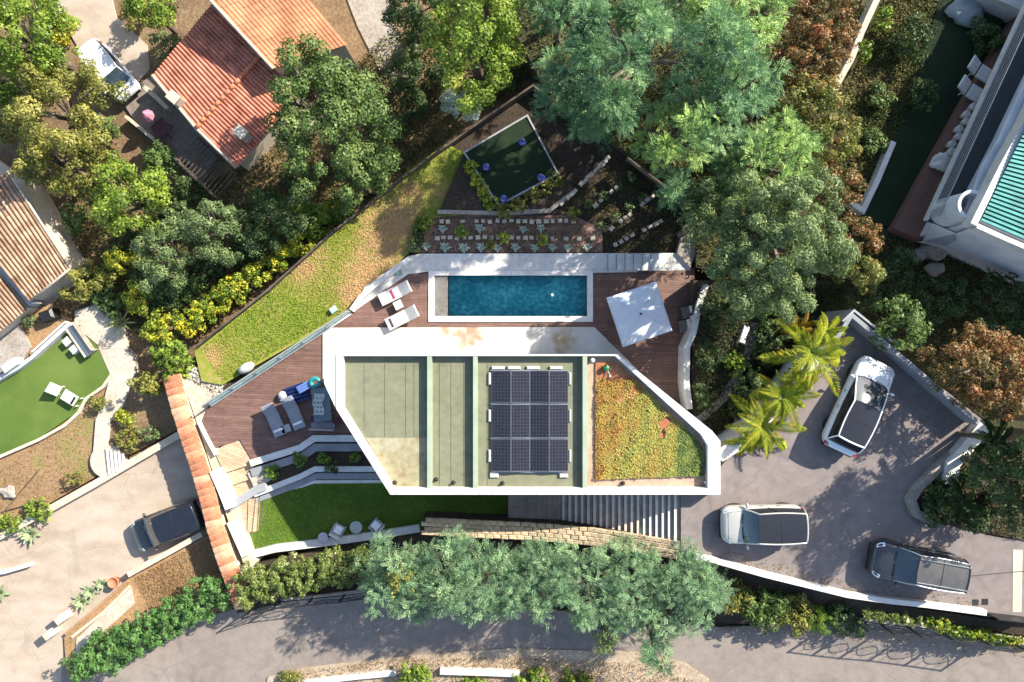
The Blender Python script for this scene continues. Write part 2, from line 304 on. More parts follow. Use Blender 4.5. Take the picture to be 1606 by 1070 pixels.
# north-west yard
structure('paved_yard', [(74, -10), (166, -40), (182, 26), (230, 70), (234, 110), (205, 140), (150, 150), (132, 92)], -4.85, M['concrete_drive'], -6.20)
structure('dirt_path', [(530, -40), (600, -40), (618, 40), (640, 90), (640, 130), (600, 120), (560, 40)], -4.86, M['grey_stone'], -6.20)
structure('house_terrace', [(186, 150), (240, 118), (300, 175), (350, 235), (310, 290), (220, 205)], -4.78, mat('terrace_floor', [(.13, .105, .085), (.19, .155, .13), (.24, .20, .165)], .9, .9, .4, 12, scale2=6), -6.20)
# pool level floors
DZ = -3.30
structure('wood_deck', [(330, 628), (552, 490), (640, 430), (676, 428), (676, 502), (926, 502), (926, 420), (1090, 420), (1082, 640), (900, 690), (560, 690), (490, 694), (400, 730), (376, 690), (330, 705), (318, 660)], DZ, M['deck'], -5.80)
structure('pool_walk', [(562, 470), (572, 450), (640, 402), (660, 398), (1075, 397), (1083, 424), (926, 426), (674, 426), (640, 430), (553, 490)], DZ+.03, M['white_wall'], -5.80)
structure('garden_ramp', [(1062, 397), (1075, 352), (1098, 330), (1100, 372), (1083, 420)], DZ+.2, M['grey_stone'], -5.80)
structure('stone_ledge', [(506, 514), (932, 513), (1010, 590), (1000, 600), (506, 600)], DZ+.07, mat('stone_ledge', [(.42, .39, .34), (.51, .485, .45), (.58, .56, .53)], .8, .8, .1, 25, spots=[(*W(738, 526, DZ+.07), .9, (.26, .13, .035)), (*W(884, 538, DZ+.07), .7, (.28, .17, .05)), (*W(700, 520, DZ+.07), .5, (.33, .20, .08)), (*W(650, 535, DZ+.07), .3, (.6, .5, .35))]), -5.80)
# ---------------------------------------------------------------- the villa
ZR, ZD = 1.0, .6
vo = W(800, 660, -3.72)
villa = thing('villa', 'white flat roofed villa with green membrane roof, parapet, fins and a planted roof corner', 'house', vo)
OUT = [(527, 556), (968, 556), (1117, 676), (1130, 692), (1130, 776), (612, 776), (527, 641)]
INN = [(538, 558.5), (965, 558.5), (1100, 682), (1110, 699), (1110, 766), (617, 766), (538, 640)]
def vp(pts, z): return [v for v in pl(pts, z)]
outw = vp(OUT, ZR)
# walls below the roof (set back a little) down to the ground
wl = MB(vo); cx = sum(outw, Vector())/len(outw)
wl.prism([(p.x+(cx.x-p.x)*.006, p.y+(cx.y-p.y)*.02, 0) for p in outw], -4.08, ZD-.12)
part('wall', wl, M['render_white'], villa)
pp = MB(vo)
O3 = outw; I3 = vp(INN, ZR); n = len(O3)
vs = O3+I3+[Vector((v.x, v.y, ZD-.35)) for v in O3]+[Vector((v.x, v.y, ZD-.1)) for v in I3]
fs = []
for i in range(n):
    j = (i+1) % n
    fs += [(i, n+i, n+j, j), (2*n+i, i, j, 2*n+j), (n+i, 3*n+i, 3*n+j, n+j)]
pp.add(vs, fs); po = part('parapet', pp, M['render_white'], villa)
bm = bmesh.new(); bm.from_mesh(po.data); bmesh.ops.recalc_face_normals(bm, faces=bm.faces); bm.to_mesh(po.data); bm.free()
cp = MB(vo)
cp.prism(vp([(508.5, 555.5), (526.5, 555.5), (526.5, 640.5), (508.5, 602)], ZR-.04), ZD-.28, ZR-.04)
part('canopy', cp, M['render_white'], villa)
mem = lambda nm, a, b, c: mat(nm, [a, b, c], .55, .85, .25, 30, scale2=3, speck=.09)
Mm = mem('roof_membrane', (.135, .14, .084), (.17, .173, .11), (.20, .20, .13))
Mm2 = mem('patch_membrane', (.21, .155, .07), (.30, .265, .16), (.36, .34, .25))
Mgr = mem('roof_border', (.30, .20, .135), (.39, .275, .20), (.45, .34, .255))
Mfin = mat('fin_paint', [(.26, .31, .225), (.32, .37, .28)], 1, .8, .1, 25)
def bay(name, pts, z, m):
    q = MB(vo); q.prism(vp(pts, z), ZD-.3, z); return part(name, q, m, villa)
bay('roof_deck', [(536, 557), (672, 557), (672, 768), (616, 768), (536, 642)], ZD, Mm)
bay('roof_deck', [(674, 557), (745, 557), (745, 768), (674, 768)], ZD, Mm)
bay('roof_deck', [(746, 557), (918, 557), (918, 768), (746, 768)], ZD, Mm)
bay('membrane_patch', [(573.5, 687), (670, 687), (670, 766), (618, 766)], ZD+.012, Mm2)
bay('gravel_border', [(919, 557), (968, 557), (1112, 690), (1112, 768), (919, 768)], ZD-.05, Mgr)
def fin(x0, x1):
    q = MB(vo); q.prism(vp([(x0, 556.5), (x1, 556.5), (x1, 767), (x0, 767)], ZR-.02), ZD-.4, ZR-.02); part('roof_fin', q, Mfin, villa)
fin(670, 677); fin(742, 749); fin(914, 921)
# welded seams of the membrane
for xs in ((572, 604, 637, 560+90), (690, 708, 728), (765, 906)):
    for x in xs:
        q = MB(vo); a, b = W(x, 561, ZD+.012), W(x, 684 if x < 670 else 762, ZD+.012)
        if x < 580: b = W(x, 676, ZD+.012)
        q.box((a+b)/2, (.035, (a-b).length, .016)); part('seam', q, Mm, villa)
for (x, y) in ((684, 752), (711, 757), (788, 758), (611+8, 757), (977, 758)):
    q = MB(vo); c = W(x, y, ZD); q.lathe(c, [(.11, 0), (.11, .03), (.07, .05), (.07, .16), (.04, .18)], 12); part('roof_drain', q, M['black'], villa, True)
q = MB(vo); q.lathe(W(928, 565, ZD), [(.08, 0), (.08, .35), (.12, .37), (.1, .45)], 12); part('vent_pipe', q, M['render_white'], villa, True)
q = MB(vo); q.lathe(W(1110-5, 755, ZD), [(.07, 0), (.07, .22), (.1, .24), (.02, .3)], 12); part('vent_pipe', q, M['render_white'], villa, True)
# windows and doors of the facades
def window(a, b, z0, z1, nrm):
    a = Vector((a[0], a[1], 0)); b = Vector((b[0], b[1], 0)); d = (b-a).normalized(); L_ = (b-a).length; rz = math.atan2(d.y, d.x); nrm = Vector((*nrm, 0))
    c = (a+b)/2+nrm*.03; fr = MB(vo); zc = (z0+z1)/2
    for (u, w_, zz, hh) in ((-L_/2+.04, .08, zc, z1-z0), (L_/2-.04, .08, zc, z1-z0), (0, .05, zc, z1-z0), (0, L_, z1-.04, .08), (0, L_, z0+.04, .08)):
        fr.box(c+d*u+Vector((0, 0, zz)), (w_, .09, hh), rz)
    w = part('window', fr, M['dark_metal'], villa)
    pn = MB(vo); pn.box(c+Vector((0, 0, zc))-nrm*.005, (L_-.05, .03, z1-z0-.05), rz); part('pane', pn, M['glass'], w)
sy = min(p.y for p in outw)+.09; ny = max(p.y for p in outw)-.2
for k in range(4):
    x = outw[5].x+1.2+k*2.6; window((x, sy), (x+1.8, sy), -2.2, -.6, (0, -1)); window((x, sy), (x+1.8, sy), -3.69, -2.9, (0, -1))
for k in range(4):
    x = outw[0].x+.8+k*3.1; window((x+2.6, ny), (x, ny), DZ+.1, -2.0, (0, 1)); window((x+2.6, ny), (x, ny), -1.4, -.1, (0, 1))

structure('side_strip', [(284, 590), (330, 618), (342, 700), (372, 790), (402, 882), (388, 902), (352, 800), (318, 690)], -3.42, M['cream'], -6)
# ---------------------------------------------------------------- scattered leaves
def inpoly(x, y, P):
    ins = np.zeros(len(x), bool); j = len(P)-1
    for i in range(len(P)):
        xi, yi = P[i][0], P[i][1]; xj, yj = P[j][0], P[j][1]
        c = ((yi > y) != (yj > y)) & (x < (xj-xi)*(y-yi)/(yj-yi+1e-12)+xi); ins ^= c; j = i
    return ins
def sample(rng, P, n):
    a = np.array([(p[0], p[1]) for p in P]); lo, hi = a.min(0), a.max(0); out = np.zeros((0, 2))
    while len(out) < n:
        q = rng.random((n*2, 2))*(hi-lo)+lo; out = np.vstack([out, q[inpoly(q[:, 0], q[:, 1], P)]])
    return out[:n]
def nrmz(v): return v/np.maximum(1e-9, np.linalg.norm(v, axis=1, keepdims=True))
def leafmesh(name, P, Nn, A, ln, wd, tint):
    """diamond leaves: centres P, normals Nn, long axes A, lengths, widths"""
    n = len(P); A = nrmz(A-(A*Nn).sum(1, keepdims=True)*Nn); B = np.cross(Nn, A)
    ln = np.broadcast_to(ln, n)[:, None]; wd = np.broadcast_to(wd, n)[:, None]
    V = np.empty((n, 4, 3)); V[:, 0] = P-A*ln/2; V[:, 1] = P+B*wd/2+A*ln*.06+Nn*wd*.12; V[:, 2] = P+A*ln/2; V[:, 3] = P-B*wd/2+A*ln*.06+Nn*wd*.12
    me = bpy.data.meshes.new(name); me.vertices.add(4*n); me.vertices.foreach_set('co', V.ravel())
    me.loops.add(4*n); me.loops.foreach_set('vertex_index', np.arange(4*n, dtype=np.int32))
    me.polygons.add(n); me.polygons.foreach_set('loop_start', np.arange(0, 4*n, 4, dtype=np.int32))
    me.update(calc_edges=True)
    a = me.attributes.new('tint', 'FLOAT', 'FACE'); a.data.foreach_set('value', np.clip(tint, 0.01, .99).astype(np.float32))
    return me
def vnoise(xy, s, seed):
    r = np.random.default_rng(seed); out = np.zeros(len(xy))
    for k in range(5):
        a = r.random()*6.28; f = s*(.6+r.random()*1.4); out += np.sin((xy[:, 0]*math.cos(a)+xy[:, 1]*math.sin(a))*f+r.random()*6.28)
    return out/2.6
def cover(name, P, n, ln, wd, z, m, seed, h=.05, lean=.5, tint=None, kind='stuff', parent=None, o=None):
    """loose low leaves or blades over a polygon of world points"""
    rng = np.random.default_rng(seed); q = sample(rng, P, n); zz = z(q) if callable(z) else np.full(n, z)
    p3 = np.column_stack([q, zz+rng.random(n)*h]);
    if o is not None: p3 = p3-np.array(o)
    nn = nrmz(np.column_stack([rng.normal(size=(n, 2))*lean, np.ones(n)])); ax = rng.normal(size=(n, 3))
    t = .5+.2*vnoise(q, 1.3, seed)+.17*rng.normal(size=n) if tint is None else tint(q, rng)
    me = leafmesh(name, p3, nn, ax, ln*(.6+.8*rng.random(n)), wd*(.6+.8*rng.random(n)), t)
    return tag(link(name, me, m, parent), kind=kind)
# planted roof corner
SED = vp([(934, 569), (968, 569), (1094, 690), (1104, 706), (1104, 746), (934, 752)], ZD+.02)
q = MB(vo); q.prism(SED, ZD-.2, ZD+.03)
part('substrate', q, mat('substrate', [(.22, .07, .03), (.34, .13, .06), (.42, .2, .1)], 1.5, .95, .6, 20, scale2=9), villa)
msed = tinted('sedum_leaf', [(.34, .15, .045), (.42, .25, .06), (.42, .33, .08), (.39, .38, .09), (.27, .32, .075), (.11, .17, .05)], .7, .15)
def sedt(p, rng):
    S_ = np.array([[v.x, v.y] for v in SED]); x = (p[:, 0]-S_[:, 0].min())/np.ptp(S_[:, 0]); y = (p[:, 1]-S_[:, 1].min())/np.ptp(S_[:, 1])
    t = .26+.36*x+.22*(1-y)*x+.17*vnoise(p, 1.5, 3)+.12*vnoise(p, 4.5, 5)+.055*rng.normal(size=len(p)); t += np.where((x > .75) & (y < .45), .22, 0); return t
rng = np.random.default_rng(4); qs = sample(rng, SED, 34000)
S_ = np.array([[v.x, v.y] for v in SED]); yy = (qs[:, 1]-S_[:, 1].min())/np.ptp(S_[:, 1])
keep = (vnoise(qs, 2.5, 8)*.18+yy+rng.random(len(qs))*.12 < .86); qs = qs[keep]; k_ = len(qs)
bare = vnoise(qs, 2.2, 31)+.5*vnoise(qs, 6, 33) > -1.3; qs = qs[bare]; k_ = len(qs)
hh = .03+.07*np.clip(vnoise(qs, 4.5, 9)+.5, 0, 1.5)
me = leafmesh('sedum', np.column_stack([qs, ZD+.03+hh*rng.random(k_)])-np.array(vo), nrmz(np.column_stack([rng.normal(size=(k_, 2))*.6, np.ones(k_)])), rng.normal(size=(k_, 3)), .075*(.6+.9*rng.random(k_)), .055*(.6+.9*rng.random(k_)), sedt(qs, rng))
tag(link('sedum', me, msed, villa), kind='stuff')
# small green watering can left on the bare corner of the planted roof
wc = W(950, 577, ZD+.03)
wt = thing('watering_can', 'small green watering can on the bare red corner of the planted roof', 'watering can', wc)
q = MB(); q.lathe((0, 0, 0), [(.13, 0), (.15, .05), (.15, .26), (.11, .3), (.0, .31)], 16); part('can', q, flat('green_plastic', (.015, .16, .05), .4), wt, True)
q = MB(); q.tube([(.05, -.1, .08), (.13, -.25, .2), (.17, -.36, .3)], .03, 8, .02); q.lathe((.175, -.38, .3), [(.02, 0), (.06, .03), (.06, .05)], 10); part('spout', q, M['pale_concrete'], wt)
q = MB(); q.tube([(-.02, .13, .1), (-.04, .22, .2), (-.03, .2, .3), (0, .08, .33)], .015, 6); part('handle', q, M['black'], wt)
# ---------------------------------------------------------------- solar array (east-west tilted pairs)
so = W(831, 660, ZD+.02)
arr = thing('solar_array', 'array of twelve dark solar panels on white trays on the green flat roof', 'solar panels', so)
pm, nt, b, N, L = nodes('solar_cells')
tc = N('ShaderNodeTexCoord'); br = N('ShaderNodeTexBrick'); br.offset = 0; L(tc.outputs['Object'], br.inputs['Vector']); br.inputs['Scale'].default_value = 1
br.inputs['Brick Width'].default_value = .156; br.inputs['Row Height'].default_value = .16; br.inputs['Mortar Size'].default_value = .008
br.inputs['Color1'].default_value = (.013, .013, .019, 1); br.inputs['Color2'].default_value = (.018, .018, .026, 1); br.inputs['Mortar'].default_value = (.055, .052, .066, 1)
L(br.outputs['Color'], b.inputs['Base Color']); b.inputs['Roughness'].default_value = .25; b.inputs['Coat Weight'].default_value = .0; b.inputs['Specular IOR Level'].default_value = .5
pc, pr = [771, 801.2, 831.2, 861.5, 891.5], [580.5, 633.5, 687.5, 740.5]
tray = flat('white_tray', (.46, .46, .45), .6)
for r in range(3):
    for c in range(4):
        x0, x1 = pc[c]+.35, pc[c+1]-.35; y0, y1 = pr[r]+.7, pr[r+1]-.7
        zl, zh = ZD+.16, ZD+.31
        za, zb = (zl, zh) if c % 2 == 0 else (zh, zl)
        a, b_, c_, d_ = W(x0, y1, za), W(x1, y1, zb), W(x1, y0, zb), W(x0, y0, za)
        fm = MB(so); dz = Vector((0, 0, .035)); fm.add([a, b_, c_, d_, a-dz, b_-dz, c_-dz, d_-dz], [(0, 1, 2, 3), (0, 4, 5, 1), (1, 5, 6, 2), (2, 6, 7, 3), (3, 7, 4, 0), (7, 6, 5, 4)])
        po = part('solar_panel', fm, M['steel'], arr)
        ce = MB(so); mid = (a+b_+c_+d_)/4; up = (b_-a).cross(d_-a).normalized()*.004
        ce.add([mid+(v-mid)*.965+up for v in (a, b_, c_, d_)], [(0, 1, 2, 3)]); part('cells', ce, pm, po)
for y in (594, 652, 715):
    for x in (768.5, 894):
        q = MB(so); q.bevbox(W(x, y, ZD+.05), (.16 if x < 800 else .10, .6, .14), .03); part('ballast_tray', q, tray, arr)
for x in (781, 806, 836, 872): q = MB(so); q.bevbox(W(x, 577, ZD+.06), (.62, .16, .16), .03); part('ballast_tray', q, tray, arr)
for x in (775, 884): q = MB(so); q.bevbox(W(x, 746, ZD+.06), (.42, .2, .12), .03); part('ballast_tray', q, tray, arr)
for y in (581, 633.5, 687.5, 741):
    q = MB(so); a, b_ = W(769, y, ZD+.1), W(893, y, ZD+.1); q.box((a+b_)/2, ((b_-a).length, .05, .06)); part('mounting_rail', q, M['steel'], arr)
# ---------------------------------------------------------------- pool
pz = DZ+.06; po_ = W(802, 466, pz)
pool = thing('swimming_pool', 'rectangular blue swimming pool with white stone coping and a pale sitting step', 'swimming pool', po_)
po4 = pl([(672, 425), (930, 425), (930, 505), (672, 505)], pz); pi4 = pl([(681, 432), (921, 432), (921, 496), (681, 496)], pz)
q = MB(po_); zz = Vector((0, 0, .35))
q.add(po4+pi4+[v-zz for v in po4]+[v-zz for v in pi4], sum([[(i, 4+i, 4+(i+1) % 4, (i+1) % 4), (8+i, i, (i+1) % 4, 8+(i+1) % 4), (4+i, 12+i, 12+(i+1) % 4, 4+(i+1) % 4)] for i in range(4)], []))
o = part('coping', q, mat('coping_stone', [(.58, .55, .51), (.68, .66, .62), (.74, .72, .69)], 1.2, .8, .2, 25), pool)
bm = bmesh.new(); bm.from_mesh(o.data); bmesh.ops.recalc_face_normals(bm, faces=bm.faces); bm.to_mesh(o.data); bm.free()
wz = pz-.12; fl = -.85
b4 = [Vector((v.x, v.y, pz-.3)) for v in pi4]; b5 = [Vector((v.x, v.y, pz+fl)) for v in pi4]
q = MB(po_); q.add(b4+b5, [(7, 6, 5, 4)]+[(i, 4+i, 4+(i+1) % 4, (i+1) % 4) for i in range(4)])
Mripple = mat('ripple_light_tile', [(.012, .17, .20), (.06, .39, .41), (.32, .74, .68)], .75, .5, .0, scale2=5)  # teal tile; strong pale mottling painted in to imitate rippling light
o = part('basin', q, Mripple, pool)
for f in o.data.polygons: pass
bm = bmesh.new(); bm.from_mesh(o.data); bmesh.ops.recalc_face_normals(bm, faces=bm.faces); bmesh.ops.reverse_faces(bm, faces=bm.faces); bm.to_mesh(o.data); bm.free()
q = MB(po_); s4 = pl([(680, 431), (702, 431), (702, 497), (680, 497)], pz); q.prism(s4, pz+fl, wz+.015)
part('sitting_step', q, mat('wet_stone', [(.10, .095, .085), (.16, .15, .135), (.22, .20, .18)], 2, .5, .4, 20, scale2=9), pool)
wm, nt, b, N, L = nodes('pool_water')
tr = N('ShaderNodeBsdfTransparent'); tr.inputs[0].default_value = (.62, .91, .95, 1); gl = N('ShaderNodeBsdfGlossy'); gl.inputs['Roughness'].default_value = .02
fr = N('ShaderNodeFresnel'); fr.inputs[0].default_value = 1.33; ms = N('ShaderNodeMixShader'); L(fr.outputs[0], ms.inputs[0]); L(tr.outputs[0], ms.inputs[1]); L(gl.outputs[0], ms.inputs[2])
nz = N('ShaderNodeTexNoise'); nz.inputs['Scale'].default_value = 3; nz.inputs['Detail'].default_value = 3; tc = N('ShaderNodeTexCoord'); L(tc.outputs['Object'], nz.inputs['Vector']); bp = N('ShaderNodeBump'); bp.inputs['Strength'].default_value = .25; bp.inputs['Distance'].default_value = .05; L(nz.outputs['Fac'], bp.inputs['Height']); L(bp.outputs[0], fr.inputs['Normal']); L(bp.outputs[0], gl.inputs['Normal'])
L(ms.outputs[0], nt.nodes['Material Output'].inputs['Surface'])
q = MB(po_); w4 = [Vector((v.x, v.y, wz)) for v in pi4]; q.add(w4, [(3, 2, 1, 0)]); part('water', q, wm, pool)
q = MB(po_); q.lathe(W(866, 463, wz), [(.0, -.03), (.08, -.02), (.09, .02), (.05, .05), (0, .055)], 14); part('float', q, M['render_white'], pool, True)
for (x, y) in ((726, 428), (802, 428), (878, 428), (746, 501), (830, 501), (900, 501)):   # open joints of the coping
    q = MB(po_); q.box(W(x, y, pz+.001), (.018, .2, .006)); part('joint', q, M['grey_wall'], pool)
# ---------------------------------------------------------------- walls, fences and steps of the villa plot
def wallthing(name, label, pts, w, z0, m, cat='wall', cap=None, group=None):
    """pts (px, py, ztop)"""
    return solid(name, label, cat, MB().wall([W(*p) for p in pts], w, z0), m, group)
wallthing('terrace_wall', 'white rendered retaining wall between the wooden deck and the planter with box balls', [(392, 727, -3.15), (470, 703, -3.15), (492, 688, -3.15), (590, 688, -3.15)], .36, -5.80, M['white_wall'])
wallthing('wall_ledge', 'dark grey ledge along the foot of the upper white terrace wall', [(394, 742, -3.30), (474, 716, -3.30), (494, 702, -3.30), (600, 702, -3.30)], .42, -5.80, M['grey_ledge'], 'ledge')
wallthing('planter_wall', 'white rendered retaining wall between the planter and the lower lawn', [(398, 776, -3.38), (470, 748, -3.38), (494, 736, -3.38), (610, 736, -3.38)], .30, -5.80, M['white_wall'])
wallthing('wall_ledge', 'dark grey ledge just above the white kerb of the lower lawn', [(398, 785, -3.64), (472, 758, -3.64), (496, 747, -3.64), (620, 747, -3.64)], .34, -5.80, M['grey_ledge'], 'ledge')
wallthing('lawn_kerb', 'low white kerb along the top edge of the lower lawn', [(424, 774, -3.65), (474, 762, -3.65), (492, 756, -3.65), (625, 755, -3.65)], .17, -5.80, M['white_wall'], 'kerb')
structure('planter_soil', [(398, 770), (404, 748), (496, 706), (610, 706), (620, 738), (494, 738)], -3.50, M['dark_soil'], -5.80)
wallthing('lawn_wall', 'low white wall curving between the lower lawn and the flowering hedge', [(388, 872, -3.46), (430, 861, -3.46), (520, 850, -3.46), (590, 840, -3.46), (658, 829, -3.46)], .40, -5.80, M['render_white'])
wallthing('side_wall', 'white wall pillar run beside the tile topped wall at the stair head', [(335, 738, -2.85), (348, 768, -2.85), (360, 798, -2.85)], .5, -5.80, M['render_white'])
wallthing('side_wall', 'white wall run beside the tile topped wall below the wooden stair', [(362, 818, -3.15), (374, 845, -3.15), (386, 872, -3.15)], .52, -5.80, M['render_white'])
wallthing('side_wall', 'thin white wall strip between the wooden deck and the tile topped wall', [(311, 662, -3.15), (325, 690, -3.15), (338, 714, -3.15)], .17, -5.80, M['render_white'])
wallthing('landing_wall', 'short grey wall end between the stair landing and the lower wooden stair', [(358, 797, -3.20), (376, 785, -3.20), (402, 768, -3.20), (416, 763, -3.20)], .42, -5.80, M['grey_wall'])
wallthing('drive_wall', 'long low white wall curving along the southern edge of the car park', [(1092, 874, .35), (1122, 880, .35), (1200, 902, .35), (1330, 934, .35), (1400, 944, .35), (1450, 949, .35), (1548, 962, .35)], .26, -3.05, M['render_white'])
wallthing('bank_kerb', 'pale concrete kerb at the foot of the flowering hedge beside the road', [(440, 944, -3.69), (500, 938, -3.65), (590, 927, -3.46)], .32, -5.80, M['grey_stone'], 'kerb')
wallthing('drive_side_wall', 'dark grey wall round the upper corner of the car park behind the white car', [(1312, 532, 1.0), (1336, 494, 1.0), (1430, 573, 1.0), (1536, 664, 1.0)], .2, -3.05, M['grey_ledge'])
wallthing('drive_parapet', 'outer grey parapet wall behind the upper corner of the car park', [(1322, 504, 1.05), (1340, 487, 1.05), (1400, 535, 1.05)], .1, -3.05, M['grey_wall'])
wallthing('corner_wall', 'white wall running down from the eastern corner of the car park', [(1545, 668, .5), (1520, 700, .5), (1496, 728, .5), (1492, 760, .5)], .62, -3.05, M['white_wall'])
wallthing('rubble_wall', 'low pale rubble wall curving round the palm bed at the edge of the car park', [(1494, 716, .3), (1466, 742, .3), (1442, 766, .3), (1430, 784, .3), (1438, 806, .3), (1462, 818, .3)], .42, -3.05, M['grey_stone'])
wallthing('ramp_wall', 'light grey slanted wall beside the palms along the edge of the car park', [(1128, 716, .25), (1172, 688, .25), (1216, 640, .25), (1258, 590, .25), (1290, 545, .25)], .62, -3.65, M['white_wall'])
wallthing('bed_wall', 'pale grey wall slanting through the dark bed between the deck and the palms', [(1094, 662, -2.0), (1136, 624, -2.0), (1158, 588, -2.0), (1176, 545, -2.0), (1184, 506, -2.0)], .40, -4.43, M['grey_stone'])
wallthing('deck_edge_wall', 'crooked narrow white wall along the eastern edge of the pool deck', [(1108, 446, -1.95), (1097, 478, -1.95), (1088, 522, -1.95), (1078, 545, -1.95), (1077, 600, -1.95), (1082, 642, -1.95)], .30, -4.43, M['white_wall'])
# steps cut in the white garden walk
st = thing('walk_steps', 'shallow white steps at the eastern end of the pool side walk', 'steps', W(980, 411, DZ))
for k in range(6):
    q = MB(st.location); x = 953+k*13.5; q.prism(pl([(x, 398.5), (x+13, 398.5), (x+13, 424), (x, 424)], DZ+.1+k*.09), DZ-.3, DZ+.1+k*.09); s_ = part('step', q, M['white_wall'], st); a, b_ = W(x, 399, DZ+.104+k*.09), W(x, 423.5, DZ+.104+k*.09); q = MB(st.location); q.wall([a+Vector((.02, 0, 0)), b_+Vector((.02, 0, 0))], .045, DZ+.05+k*.09); part('joint', q, M['grey_ledge'], s_)
# low wall lining walk and pool deck
wallthing('deck_upstand', 'thin white upstand between the deck corner and the garden walk steps', [(930, 426, DZ+.14), (1000, 425, DZ+.14)], .12, -4.43, M['render_white'])
# white curved glass-side seat wall
# stairs from car park to court
sw = thing('entrance_steps', 'long straight flight of brown pale-nosed steps from the car park to the court', 'steps', W(975, 820, -2))
n = 19
Mst = mat('step_tread', [(.24, .20, .18), (.31, .265, .24), (.37, .32, .29)], 2, .9, .3, 30); Mno = mat('step_nosing', [(.56, .48, .41), (.68, .60, .52)], 2, .9, .2, 30)
for k in range(n):
    x1 = 1068-k*9.75; x0 = x1-10.2; z = -.15-k*.155
    yb = 866-(1068-x1)*.19
    q = MB(sw.location); q.prism(pl([(x0, 742), (x1, 742), (x1, yb), (x0, yb)], z), -4.43, z); s_ = part('step', q, Mst, sw)
    q = MB(sw.location); q.prism(pl([(x0-.4, 742), (x0+3.4, 742), (x0+3.4, yb-.5), (x0-.4, yb-.5)], z+.012), z-.05, z+.012); part('nosing', q, Mno, s_)
# stone wall between flight and hedge trees: rows of laid stones
wo = W(860, 835, -3); sn = thing('stone_wall', 'broad dry stone wall of tan blocks along the entrance court and steps', 'wall', wo)
rng = random.Random(5)
ledge = [(662, 826, -2.15), (740, 830, -2.1), (830, 834, -2.0), (926, 842, -1.5), (1000, 853, -.8), (1066, 864, -.02)]
def lz(t):
    k = t*(len(ledge)-1); i = min(int(k), len(ledge)-2); f = k-i; return tuple(ledge[i][c]*(1-f)+ledge[i+1][c]*f for c in range(3))
core = MB(wo).wall([W(x, y, z-.07) for x, y, z in ledge], .92, -5.80); part('core', core, M['dark_soil'], sn)
Mstone = [mat('laid_stone_'+'abc'[k], c, 3, .9, .7, 14, scale2=9) for k, c in enumerate(([(.36, .27, .17), (.50, .38, .25), (.60, .48, .34)], [(.42, .32, .2), (.56, .45, .3), (.66, .54, .4)], [(.30, .23, .15), (.44, .34, .23), (.52, .42, .3)]))]
sme = []
for k in range(5):
    q = MB(); q.bevbox((0, 0, 0), (.40, .225, .2), .035)
    for i, v in enumerate(q.v): q.v[i] = v+Vector((rng.uniform(-.02, .02), rng.uniform(-.018, .018), rng.uniform(-.012, .012)))
    m_ = q.me('stone'); m_.materials.append(Mstone[k % 3]); sme.append(m_)
ns = 36
for r in range(4):
    for i in range(ns):
        t = (i+.5+(.5 if r % 2 else 0))/(ns+.5); x, y, z = lz(t); x2, y2, z2 = lz(min(1, t+.01)); a, b_ = W(x, y, z), W(x2, y2, z2); d = (b_-a) if (b_-a).length > 1e-5 else Vector((1, 0, 0))
        rz = math.atan2(d.y, d.x); off = Vector((-math.sin(rz), math.cos(rz), 0))*((r-1.5)*.232)
        o = link('stone', sme[rng.randrange(5)], None, sn); o.location = a+off-Vector((0, 0, .1-rng.uniform(-.012, .02)))-wo; o.rotation_euler = (rng.uniform(-.03, .03), -math.atan2(d.z, d.xy.length), rz+rng.uniform(-.04, .04)); o.scale = (rng.uniform(.92, 1.06), rng.uniform(.9, 1.0), 1)
# wooden stair landing and fanned lower stair
ld = thing('stair_landing', 'sloping wooden board landing beside the tile topped wall', 'stairs', W(360, 730, -3.46))
lp = [((372, 686), (398, 727), (352, 742), (336, 708)), ((352, 742), (398, 727), (403, 748), (356, 764)), ((356, 764), (403, 748), (404, 766), (364, 790))]
for k, p in enumerate(lp): q = MB(ld.location); q.prism(pl(p, -3.36-k*.16), -5.80, -3.36-k*.16); part('board_step', q, M['step_wood'], ld)
fs_ = thing('fan_stair', 'fanned pale wooden stair dropping to the lower lawn', 'stairs', W(400, 805, -3.65))
tp = [(372, 794), (390, 783), (402, 777), (408, 775), (413, 774), (420, 772), (425, 772)]; bt = [(378, 838), (388, 836), (396, 835), (404, 833), (412, 832), (420, 831), (427, 829)]
for k in range(6):
    z = -3.50-k*.075; q = MB(fs_.location); q.prism(pl([tp[k], tp[k+1], bt[k+1], bt[k]], z), -5.80, z); s_ = part('step', q, M['step_wood'], fs_)
    a, b_ = W(*tp[k+1], z+.012), W(*bt[k+1], z+.012); q = MB(fs_.location); q.wall([a-Vector((.03, 0, 0)), b_-Vector((.03, 0, 0))], .05, z-.03); part('nosing', q, M['bark'], s_)
# planter lid with gravel
structure('gravel_pad', [(388, 742), (422, 735), (426, 752), (400, 768)], -3.40, M['pale_concrete'], -4.43)
# tile topped boundary wall
tw = thing('tiled_wall', 'long boundary wall topped with weathered orange clay tiles', 'wall', W(320, 770, -3.05))
line = [(270, 590), (283, 640), (299, 690), (314, 735), (327, 780), (338, 825), (352, 870), (369, 915), (384, 955)]
zt = -3.00
P = [W(x, y, zt) for x, y in line]; part('wall', MB(tw.location).wall([p-Vector((0, 0, .14)) for p in P], .62, -6.20), M['cream'], tw)
Mt = [mat('clay_tile_'+'abcd'[k], c, 4, .85, .4, 20, scale2=11) for k, c in enumerate(([(.38, .13, .06), (.50, .20, .10), (.56, .30, .18)], [(.44, .17, .08), (.55, .25, .13), (.6, .36, .22)], [(.30, .10, .05), (.42, .16, .08), (.5, .26, .15)], [(.5, .25, .14), (.58, .34, .2), (.62, .42, .28)]))]
seg = [0]
for i in range(len(P)-1): seg.append(seg[-1]+(P[i+1]-P[i]).length)
tms = []
